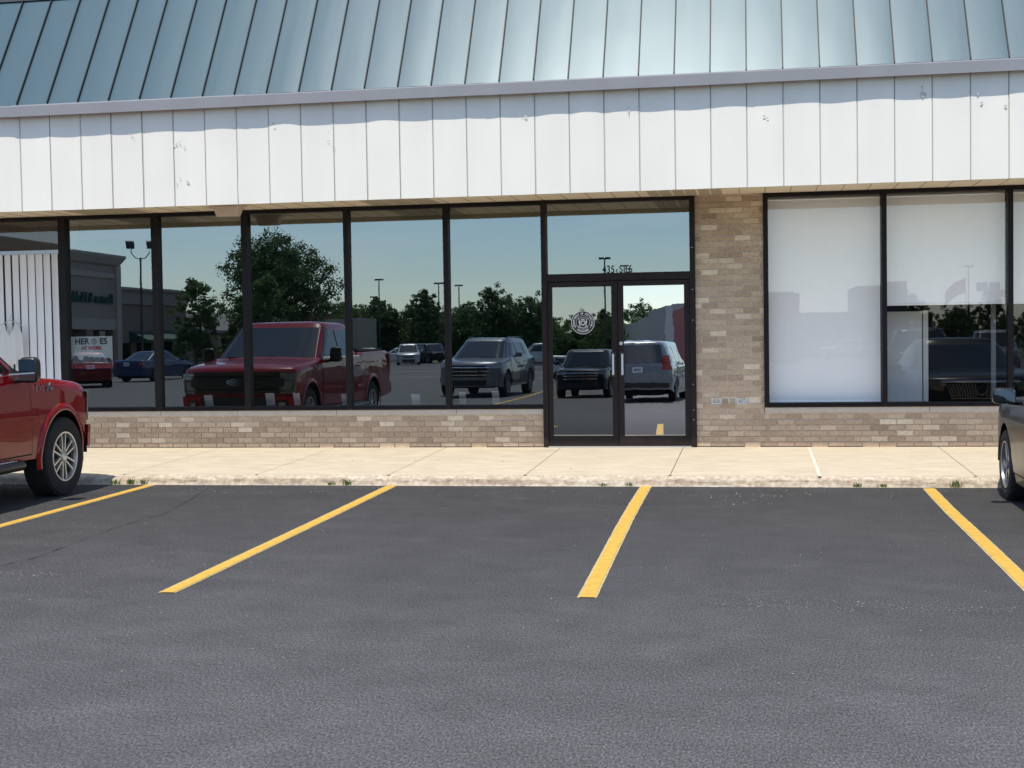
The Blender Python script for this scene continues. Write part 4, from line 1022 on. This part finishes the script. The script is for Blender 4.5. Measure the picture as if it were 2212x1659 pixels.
SEDAN = dict(L=4.83, w=.915, R=.328, ax=(.97, 3.70), rim=.222, spokes=5, style='plain', rimmat='rim_grey',
    top=[(0, .60), (.02, .655), (.05, .70), (.12, .75), (.3, .80), (.7, .87), (1.2, .93), (1.4, .965), (3.9, 1.02), (4.75, 1.03), (4.83, .92)],
    sill=[(0, .22), (.06, .19), (.2, .2), (.8, .21), (1, .30)], doors=[(1.36, 2.45, .30, .93, .82), (2.47, 3.42, .30, .95, .84)], tailz=(.78, .96), mir=(1.62, 1.02, 1.0),
    gh=dict(bf=1.18, rf=2.15, br=4.35, rr=3.35, wb=.835, wr=.60, zb=.93, zr=1.40, n=6, win=[[(1.62, 1.0), (2.50, 1.01), (2.52, 1.34), (2.12, 1.32)], [(2.57, 1.01), (3.60, 1.02), (3.30, 1.32), (2.59, 1.34)]]))
SUV = dict(L=5.05, w=1.0, R=.385, ax=(.92, 3.95), rim=.255, spokes=5, style='double', rimmat='rim_grey',
    top=[(0, .88), (.02, .955), (.06, 1.0), (.2, 1.06), (.7, 1.11), (1.25, 1.14), (1.4, 1.16), (4.9, 1.20), (5.05, 1.12)],
    sill=[(0, .32), (.06, .28), (.2, .30), (.8, .32), (1, .40)], doors=[(1.42, 2.5, .40, 1.12, 1.0), (2.52, 3.5, .40, 1.14, 1.02)], tailz=(.92, 1.12), mir=(1.72, 1.13, 1.24), lampz=(.86, .985), grz=(.66, .88), grw=.60, dark_bumper=True,
    sidetrim=[[(1.42, .40), (3.45, .40), (3.45, .49), (1.42, .49)]],
    gh=dict(bf=1.22, rf=2.02, br=5.0, rr=4.65, wb=.93, wr=.70, zb=1.13, zr=1.74, n=7, rz=.06, win=[[(1.72, 1.22), (2.58, 1.22), (2.6, 1.64), (2.05, 1.63)], [(2.65, 1.22), (3.58, 1.23), (3.55, 1.63), (2.67, 1.64)], [(3.68, 1.24), (4.72, 1.30), (4.45, 1.60), (3.66, 1.63)]]))
SLEEK = dict(SUV); SLEEK.update(top=[(0, .82), (.02, .90), (.06, .96), (.2, 1.03), (.7, 1.08), (1.15, 1.12), (1.4, 1.15), (4.9, 1.20), (5.05, 1.12)], lampz=(.84, .95), grz=(.60, .93), grw=.60, bow=.30, bright_bars=True,
    gh=dict(bf=1.12, rf=2.12, br=5.0, rr=4.62, wb=.93, wr=.69, zb=1.11, zr=1.70, n=6, rz=.06, win=[[(1.75, 1.21), (2.58, 1.22), (2.6, 1.61), (2.18, 1.59)], [(2.65, 1.22), (3.58, 1.23), (3.55, 1.61), (2.67, 1.61)], [(3.68, 1.24), (4.72, 1.30), (4.45, 1.57), (3.66, 1.61)]]))
BOXY = dict(SUV); BOXY.update(L=5.12, w=.965, spokes=7, style='single', top=[(0, .86), (.02, .93), (.06, .98), (.25, 1.02), (1.1, 1.07), (1.3, 1.10), (4.95, 1.12), (5.12, 1.05)], lampz=(.80, .93), grz=(.62, .93), grw=.62, bow=.18, dark_lamp=True, bright_bars=True,
    gh=dict(bf=1.15, rf=1.75, br=5.05, rr=4.9, wb=.915, wr=.76, zb=1.08, zr=1.68, n=9, win=[[(1.6, 1.15), (2.55, 1.16), (2.56, 1.58), (1.86, 1.58)], [(2.62, 1.16), (3.6, 1.16), (3.58, 1.58), (2.63, 1.58)], [(3.7, 1.17), (4.75, 1.2), (4.68, 1.56), (3.68, 1.58)]]))
VAN = dict(SUV); VAN.update(L=5.15, w=.995, R=.345, rim=.22, style='plain', ax=(.95, 4.03), top=[(0, .74), (.02, .82), (.06, .87), (.25, .95), (.6, 1.01), (.95, 1.06), (1.1, 1.08), (5.0, 1.10), (5.15, 1.02)], sill=[(0, .24), (.06, .21), (.2, .22), (.8, .23), (1, .36)], doors=[(1.25, 2.35, .34, 1.04, .95), (2.37, 3.6, .34, 1.05, .96)], lampz=(.72, .86), tailz=(.92, 1.32), grz=(.58, .76), grw=.5, mir=(1.5, 1.10, 1.18), platez=.93, rbow=.08, sidetrim=(),
    gh=dict(bf=.92, rf=1.85, br=5.10, rr=4.88, wb=.93, wr=.72, zb=1.06, zr=1.70, n=7, rz=.05, kr=.90, win=[[(1.48, 1.14), (2.4, 1.14), (2.42, 1.60), (1.95, 1.58)], [(2.48, 1.14), (3.62, 1.14), (3.6, 1.60), (2.5, 1.60)], [(3.7, 1.14), (4.85, 1.16), (4.72, 1.58), (3.68, 1.60)]]))
trk = pickup((-8.03, -3.25, 0), 0, 'red_paint', 'red crew-cab pickup truck parked nose-in at the left edge, F-150 badge on its fender', detail=True)
trk.root.scale = (.96, 1, 1)
SEDB = dict(SEDAN); SEDB.update(grz=(.60, .815), grw=.56, lampz=(.70, .83), top=[(0, .80), (.02, .835), (.05, .865), (.12, .89), (.3, .915), (.7, .94), (1.2, .965), (1.4, .98), (3.9, 1.02), (4.75, 1.03), (4.83, .92)])
generic('sedan', 'car', (3.20, -3.0, 0), 0, 'black_paint', 'black sedan parked nose-in at the right edge, its bar grille mirrored in the window', SEDB, grille='bars')
generic('suv', 'SUV', (-8.15, -21.6, 0), R(3), 'steel_paint', 'silver SUV reflected in the window just left of the doors', SLEEK, grille='wide', roof_rack=True)
generic('suv', 'SUV', (-5.95, -30.6, 0), R(2), 'navy_paint', 'dark boxy SUV reflected in the left glass door', BOXY, grille='wide')
generic('minivan', 'minivan', (-.75, -26.9, 0), R(188), 'grey_paint', 'grey minivan seen from behind, reflected in the right glass door', dict(VAN), grille='wide')
generic('minivan', 'minivan', (-27.9, -92, 0), R(-14), 'silver_paint', 'silver minivan reflected between the red truck tail and the silver SUV', VAN, grille='wide')
generic('suv', 'SUV', (5.0, -24.5, 0), R(4), 'black_paint', 'black SUV reflected behind the black sedan in the right window', SUV, grille='wide')
generic('sedan', 'car', (-28.6, -49, 0), R(-171), 'blue_paint', 'dark blue sedan reflected left of the red truck, beyond the poster', SEDAN)
generic('sedan', 'car', (-28.6, -38.5, 0), R(150), 'maroon_paint', 'maroon car reflected low in the window below the poster', SEDAN)
pickup((-35.5, -86, 0), R(-60), 'silver_paint', 'silver pickup reflected far back between the blue sedan and the red truck')
for (name, cat, x, y, rz, key, sp, lab) in [
    ('sedan', 'car', -34.2, -103, 70, 'white_paint', SEDAN, 'white car reflected far off behind the red truck bed'),
    ('sedan', 'car', -37.5, -104, 80, 'silver_paint', SEDAN, 'pale car reflected far off beside the white car behind the truck bed'),
    ('suv', 'SUV', -31.0, -104, 20, 'navy_paint', SUV, 'dark SUV reflected behind the silver minivan'),
    ('suv', 'SUV', -27.2, -101, -40, 'black_paint', BOXY, 'black boxy SUV reflected right of the silver minivan'),
    ('sedan', 'car', -25.0, -106, 75, 'maroon_paint', SEDAN, 'maroon car reflected far off left of the white pickup'),
    ('suv', 'SUV', -17.0, -76, 80, 'silver_paint', SUV, 'bright silver vehicle side-on, reflected beyond the silver SUV near the door'),
    ('suv', 'SUV', -42.0, -92, 40, 'black_paint', SUV, 'black SUV reflected far back under the small trees'),
    ('sedan', 'car', 11.6, -108, 85, 'white_paint', SEDAN, 'white car reflected faintly across the full-length shade'),
    ('suv', 'SUV', 6.3, -112, 80, 'silver_paint', SUV, 'silver SUV reflected faintly in the left part of the full-length shade'),
    ('suv', 'SUV', 16.5, -100, 70, 'white_paint', SUV, 'white SUV reflected faintly near the mullion of the right window'),
    ('suv', 'SUV', 9.6, -40, 8, 'grey_paint', VAN, 'grey van reflected right of the black sedan roof')]:
    generic(name, cat, (x, y, 0), R(rz), key, lab, sp, group='distant cars reflected from the lot')
pickup((-23.2, -93, 0), R(10), 'white_paint', 'white pickup reflected just above the silver SUV roof')

# ------------------------------------------------------------------ trees, shops and poles behind the camera (seen in the glass)
def tree_mesh(seed, h, w, leaf='leaf_dark', trunk=.25, n=5200, lobes=11, base=.18, ls=.30):
    rr = random.Random(seed); t = empty('tree')
    m = MB(); m.tube([(0, 0, -.1), (.03*h*rr.uniform(-1, 1), .02*h, h*.22), (.04*h*rr.uniform(-1, 1), -.01*h, h*.5), (0, 0, h*.8)], [trunk, trunk*.75, trunk*.5, trunk*.12], 9)
    L = []
    for i in range(lobes):
        f = (i+.5)/lobes; a = i*2.4 + rr.uniform(-.5, .5); z = h*lerp(base+.14, .88, f); rad = w*.5*(math.sin(math.pi*min(1, .22+f*.72))**.7)*rr.uniform(.35, .72)
        p = Vector((rad*math.cos(a), rad*math.sin(a), z)); r = w*rr.uniform(.16, .27); L.append((p, r))
        m.tube([(0, 0, h*lerp(.16, .62, f)), p*.55 + Vector((0, 0, h*.08)), p], [trunk*.35, trunk*.2, trunk*.06], 6)
    L.append((Vector((0, 0, h*.62)), w*.24)); L.append((Vector((0, 0, h*.9)), w*.13))
    m.build('trunk', MAT['bark'], t, smooth=True)
    k = MB(); per = 48
    for i in range(n):
        if i % per == 0:     # start a new twig clump on one of the limbs' lobes
            p, r = L[rr.randrange(len(L))]; d0 = Vector((rr.gauss(0, 1), rr.gauss(0, 1), rr.gauss(0, .8)+.15)).normalized()
            cc = p + d0*r*(.35 + .75*rr.random()**.6); cr = w*rr.uniform(.045, .085); ct = rr.gauss(0, .16)
        d = Vector((rr.gauss(0, 1), rr.gauss(0, 1), rr.gauss(0, .75))).normalized()
        q = cc + d*cr*(rr.random()**.5)
        nrm = (d + Vector((rr.gauss(0, .6), rr.gauss(0, .6), rr.gauss(0, .6)+.3))).normalized()
        a = nrm.orthogonal().normalized(); a = Matrix.Rotation(rr.random()*6.28, 3, nrm) @ a; b = nrm.cross(a); s = ls*rr.uniform(.5, 1.25)
        k.cur = min(1, max(0, rr.gauss(.5, .17) + ct + .2*mnoise.noise(q*.8)))
        k.add([q - a*s*.5, q + b*s*.32, q + a*s*.5, q - b*s*.32], [(0, 1, 2, 3)])
    k.build('crown', MAT[leaf], t, attr='tone'); return t
def put_tree(proto, x, y, rz, sc, lab, used, group=None):
    o = proto if proto.name not in used else copy_tree(proto); used.add(proto.name)
    o.location = (x, y, 0); o.rotation_euler = (0, 0, rz); o.scale = (sc, sc, sc*random.uniform(.94, 1.06)); tag(o, lab, 'tree', group); return o
used = set()
big = tree_mesh(3, 10.9, 9.6, 'leaf_dark', .34, 38000, 34, .14, .23)
put_tree(big, -38.2, -90, 0, 1, 'largest broad tree reflected above the red truck cab', used)
med = tree_mesh(8, 5.9, 3.3, 'leaf_mid', .10, 13000, 18, .04, .15)
put_tree(med, -31.6, -58, 0, 1.0, 'young tree on the grass island reflected left of the mullion beside the big tree', used)
put_tree(med, -27.6, -58, 2.2, .97, 'young tree on the grass island reflected right above the red truck cab', used)
put_tree(med, -29.4, -60, 4.2, .85, 'shorter young tree on the grass island reflected behind the windshield', used)
pA = tree_mesh(14, 8.2, 7.4, 'leaf_dark', .25, 12000, 17, .02, .29); pB = tree_mesh(21, 7.4, 8.4, 'leaf_mid', .25, 12000, 17, .0, .30)
pC = tree_mesh(33, 8.8, 5.2, 'leaf_dark', .22, 10000, 16, .06, .27); pD = tree_mesh(40, 6.6, 6.6, 'leaf_pale', .2, 9000, 15, .0, .28)
tr = random.Random(17); TG = 'trees along the far edge of the reflected parking lot'
def tl(lab): return lab
put_tree(pC, -40.4, -150, 0, 1.0, 'tall narrow tree reflected beside the mullion right of the silver minivan', used)
put_tree(pA, -30.4, -142, 0, 1.06, 'tall tree reflected above the silver SUV, left one of its clump', used)
put_tree(pA, -25.6, -141, 1.2, .96, 'tall tree reflected above the silver SUV, right one of its clump', used)
i = 0
for x0, x1, yy, n, s0, s1 in ((-96, -45, -168, 14, .75, 1.0), (-58, -14, -160, 22, .62, .88), (-16, 4, -150, 10, .6, .85), (16, 60, -128, 12, .45, .62), (14, 70, -170, 12, .62, .95), (-62, 0, -190, 16, .95, 1.15)):
    for k in range(n):
        x = lerp(x0, x1, (k+.5)/n) + tr.uniform(-1.2, 1.2); pr_ = (pA, pB, pC, pD, pB)[tr.randrange(5)]
        put_tree(pr_, x, yy + tr.uniform(-7, 7), tr.random()*6, tr.uniform(s0, s1), 'green tree in the far tree line, seen only as a reflection in the glass', used, TG)
# grass islands
def island(x0, x1, y0, y1):
    m = MB(); m.box(x0-.15, x1+.15, y0-.15, y1+.15, 0, .12); k = tag(m.build('island_kerb', MAT['concrete_far']), kind='structure')
    m = MB(); m.quad((x0, y0, .125), (x1, y0, .125), (x1, y1, .125), (x0, y1, .125)); tag(m.build('island_lawn', MAT['lawn']), kind='structure')
island(-36.5, -22.5, -61.5, -56.8); island(-19.5, -10.5, -99, -95)
m = MB(); m.quad((-60, -66, .004), (30, -60, .004), (30, -58.6, .004), (-60, -64.6, .004)); m.quad((-60, -50.2, .004), (30, -46, .004), (30, -45, .004), (-60, -49.2, .004))
tag(m.build('concrete_strip', MAT['concrete_far']), kind='structure')
m = MB(); m.quad((-140, -210, .006), (140, -210, .006), (140, -118, .006), (-140, -118, .006)); tag(m.build('far_grass', MAT['lawn']), kind='structure')
# bookstore along the left side of the lot: its front faces +X
bk_ = empty('bookstore', (-46.6, -74.2, 0)); tag(bk_, 'beige bookstore with dark green raised lettering, reflected mirror-wise left of the poster window', 'building')
def bx(name, mat, x0, x1, y0, y1, z0, z1, parent): m = MB(); m.box(x0, x1, y0, y1, z0, z1); return m.build(name, MAT[mat], parent)
bx('wall', 'beige_stucco', -14, 0, -5.0, 12, 3.1, 8.0, bk_); bx('band', 'trim_stucco', 0, .10, -5.0, 12, 3.1, 3.9, bk_); bx('band', 'trim_stucco', 0, .10, -5.0, 12, 6.9, 7.3, bk_)
cn = MB(); cn.prism([(-.2, -5.15, 7.9), (.15, -5.15, 7.9), (.5, -5.5, 8.45), (.5, -5.5, 8.62), (-.2, -5.5, 8.62)], (0, 17.8, 0)); cn.build('cornice', MAT['trim_stucco'], bk_)
bx('corner_pier', 'trim_stucco', -.2, .22, -5.2, -4.5, 0, 7.9, bk_)
for y in (-4.6, -.4, 3.8, 8.0): bx('column', 'brown_brick', -.9, .05, y-.5, y+.5, 0, 3.1, bk_)
bx('back_wall', 'brown_brick', -2.6, -2.4, -5, 12, 0, 3.1, bk_)
for y in (-2.6, 1.7, 5.8): o = bx('shop_window', 'car_glass', -2.39, -2.34, y-1.2, y+1.2, .5, 2.6, bk_); bx('window_frame', 'black', -2.42, -2.36, y-1.3, y+1.3, .42, 2.7, o)
bx('small_sign', 'trim_stucco', .0, .08, -2.7, -1.9, 2.55, 3.0, bk_)
t = MB(); text_add(t, text_mesh('Barnes & Noble Booksellers', 1.05, .06, .018, 'LEFT', .98), Matrix.Translation((.12, -4.0, 5.35)) @ Matrix.Rotation(R(90), 4, 'Z') @ Matrix.Rotation(R(90), 4, 'X')); t.build('sign_lettering', MAT['green_sign'], bk_)
wg = empty('shop_wing', (-48, -86, 0)); tag(wg, 'lower brown shop wing with green awning reflected right of the bookstore', 'building')
bx('wall', 'brown_brick', -12, 0, -9, 5.9, 0, 5.2, wg); bx('parapet', 'beige_stucco', -12, .15, -9, 5.9, 5.2, 6.3, wg); bx('cornice', 'trim_stucco', -12, .4, -9.2, 5.9, 6.3, 6.5, wg)
aw = MB(); aw.prism([(0, -6, 3.1), (1.5, -6, 2.4), (1.5, -6, 2.2), (0, -6, 2.2)], (0, 8, 0)); aw.build('awning', MAT['awning'], wg)
for y in (-4.6, -.6, 3.2): bx('shop_window', 'car_glass', .0, .04, y-1.3, y+1.3, .4, 2.15, wg)
w2 = empty('shop_wing', (-50, -112, 0)); tag(w2, 'long low brown shop wing with shingle mansard reflected behind the young trees', 'building')
bx('wall', 'brown_brick', -14, 0, -48, 16.5, 0, 3.2, w2)
ms = MB(); ms.prism([(.9, -48, 3.0), (.9, -48, 3.25), (-1.4, -48, 5.0), (-2.2, -48, 5.0), (-2.2, -48, 3.0)], (0, 64.5, 0)); ms.build('mansard', MAT['roof_grey'], w2)
for k in range(9): y = -44+k*6.6; o = bx('shop_window', 'car_glass', .0, .05, y-1.9, y+1.9, .5, 2.5, w2); bx('window_frame', 'black', -.02, .02, y-2, y+2, .4, 2.6, o)
rb = empty('crimson_shop', (-50.5, -132, 0), R(0)); tag(rb, 'crimson shop front with broken white lettering reflected just above the truck roof', 'building')
bx('wall', 'crimson_wall', -4.2, 2.6, -8, 0, 0, 4.6, rb); bx('parapet', 'crimson_wall', -4.2, 1.2, -8, .12, 4.6, 5.7, rb); bx('side_wing', 'beige_stucco', 2.6, 6.5, -8, -.4, 0, 4.9, rb)
wl_ = MB(); q = random.Random(4)
for k in range(9): wl_.box(-3.6+k*.42, -3.3+k*.42, .12, .18, 3.6+q.uniform(0, .3), 4.5-q.uniform(0, .4))
wl_.build('white_lettering', MAT['white'], rb)
# grey store whose front runs along the right side of the lot
gsb = empty('grey_store', (0, 0, 0)); tag(gsb, 'large grey and crimson store reflected in the right glass door behind the minivan', 'building')
def seg(name, mat, ax, ay, bx_, by, h, d=5):
    n = Vector((-(by-ay), bx_-ax, 0)).normalized()*d; m = MB()
    m.prism([(ax, ay, 0), (bx_, by, 0), (bx_-n.x, by-n.y, 0), (ax-n.x, ay-n.y, 0)], (0, 0, h)); return m.build(name, MAT[mat], gsb)
seg('wall', 'grey_wall', -3.2, -150, .75, -100.2, 5.2, 1.2); seg('pilaster', 'light_wall', .76, -100.1, 1.25, -94.1, 5.6, 2.3); seg('crimson_panel', 'crimson_wall', 1.26, -94, 2.3, -82, 5.0, 1.2); seg('cornice', 'grey_wall', -.55, -116, .74, -100.3, 5.7, 1.9)
rs_ = empty('big_store', (0, 0, 0)); tag(rs_, 'tall pale store block reflected faintly across the right window shades', 'building')
bx('tall_block', 'grey_wall', 10.8, 15.9, -140, -128, 0, 7.3, rs_); bx('low_wing', 'grey_wall', 2.6, 10.8, -190, -129, 0, 4.7, rs_)

def lamp_post(x, y, h, kind, lab):
    t = empty('lamp_post', (x, y, 0)); m = MB(); m.tube([(0, 0, 0), (0, 0, .75)], .26, 12); m.build('footing', MAT['concrete_far'], t, smooth=True)
    m = MB(); m.tube([(0, 0, .7), (0, 0, h)], [.10, .065], 10); m.build('pole', MAT['pole'], t, smooth=True)
    if kind == 'flood':
        m = MB(); m.tube([(-.06, .62, h+.75), (0, .62, h+.35), (0, .35, h-.02), (0, 0, h-.1), (0, -.35, h-.02), (0, -.62, h+.35), (.06, -.62, h+.75)], .035, 7); m.build('crossarm', MAT['pole'], t, smooth=True)
        for sy in (-.72, .72):
            m = MB(); m.prism([(-.30, sy-.32, h+.72), (.10, sy-.34, h+.62), (.18, sy-.30, h+1.12), (-.22, sy-.26, h+1.22)], (0, .58, 0)); m.build('flood_lamp', MAT['pole'], t)
    elif kind == 'tee':
        for sx in (-1, 1): m = MB(); m.box(min(sx*.05, sx*.52), max(sx*.05, sx*.52), -.2, .2, h-.08, h+.10); m.build('lamp_head', MAT['pole'], t)
    else:
        m = MB(); m.box(-.35, .35, -.05, .05, h-.1, h); m.build('crossarm', MAT['pole'], t)
        for sx in (-.5, .5): m = MB(); m.box(sx-.42, sx+.42, -.14, .14, h, h+.75); m.build('flood_lamp', MAT['galv'], t)
    return tag(t, lab, 'lamp post', 'parking-lot lamp posts reflected in the glass')
lamp_post(-43.0, -75.5, 8.2, 'flood', 'parking-lot post with two curved arms and floodlights, reflected right of the bookstore').rotation_euler = (0, 0, R(65))
for x, y, h, k, lab in [(-52.7, -170, 8.6, 'tee', 'shorter T-headed lamp post reflected right of the truck roof'), (-46.4, -150, 10.0, 'tee', 'tall thin lamp post reflected right of the truck roof'), (-36.4, -140, 8.9, 'tee', 'lamp post reflected just left of the mullion by the tall narrow tree'), (-37.2, -155, 9.6, 'tee', 'lamp post reflected just right of the mullion by the tall narrow tree'), (-13.2, -108, 9.3, 'tee', 'lamp post reflected above the suite number'), (22.2, -130, 8.8, 'tee', 'faint lamp post beside the flag reflected in the half-drawn shade'), (19.2, -100, 5.2, 'twin', 'low post with two square floodlights reflected in the right window')]: lamp_post(x, y, h, k, lab)
fp = empty('flagpole', (23.4, -140, 0)); tag(fp, 'flagpole with a drooping flag reflected faintly in the half-drawn shade', 'flagpole')
m = MB(); m.tube([(0, 0, 0), (0, 0, 8.2)], [.08, .04], 8); m.build('pole', MAT['steel'], fp, smooth=True)
m = MB(); m.grid(10, 6, lambda u, v: (-2.2*u, .15*math.sin(u*8), 7.9 - 1.6*v - 1.5*u*u)); m.build('flag', MAT['flag_red'], fp, smooth=True)
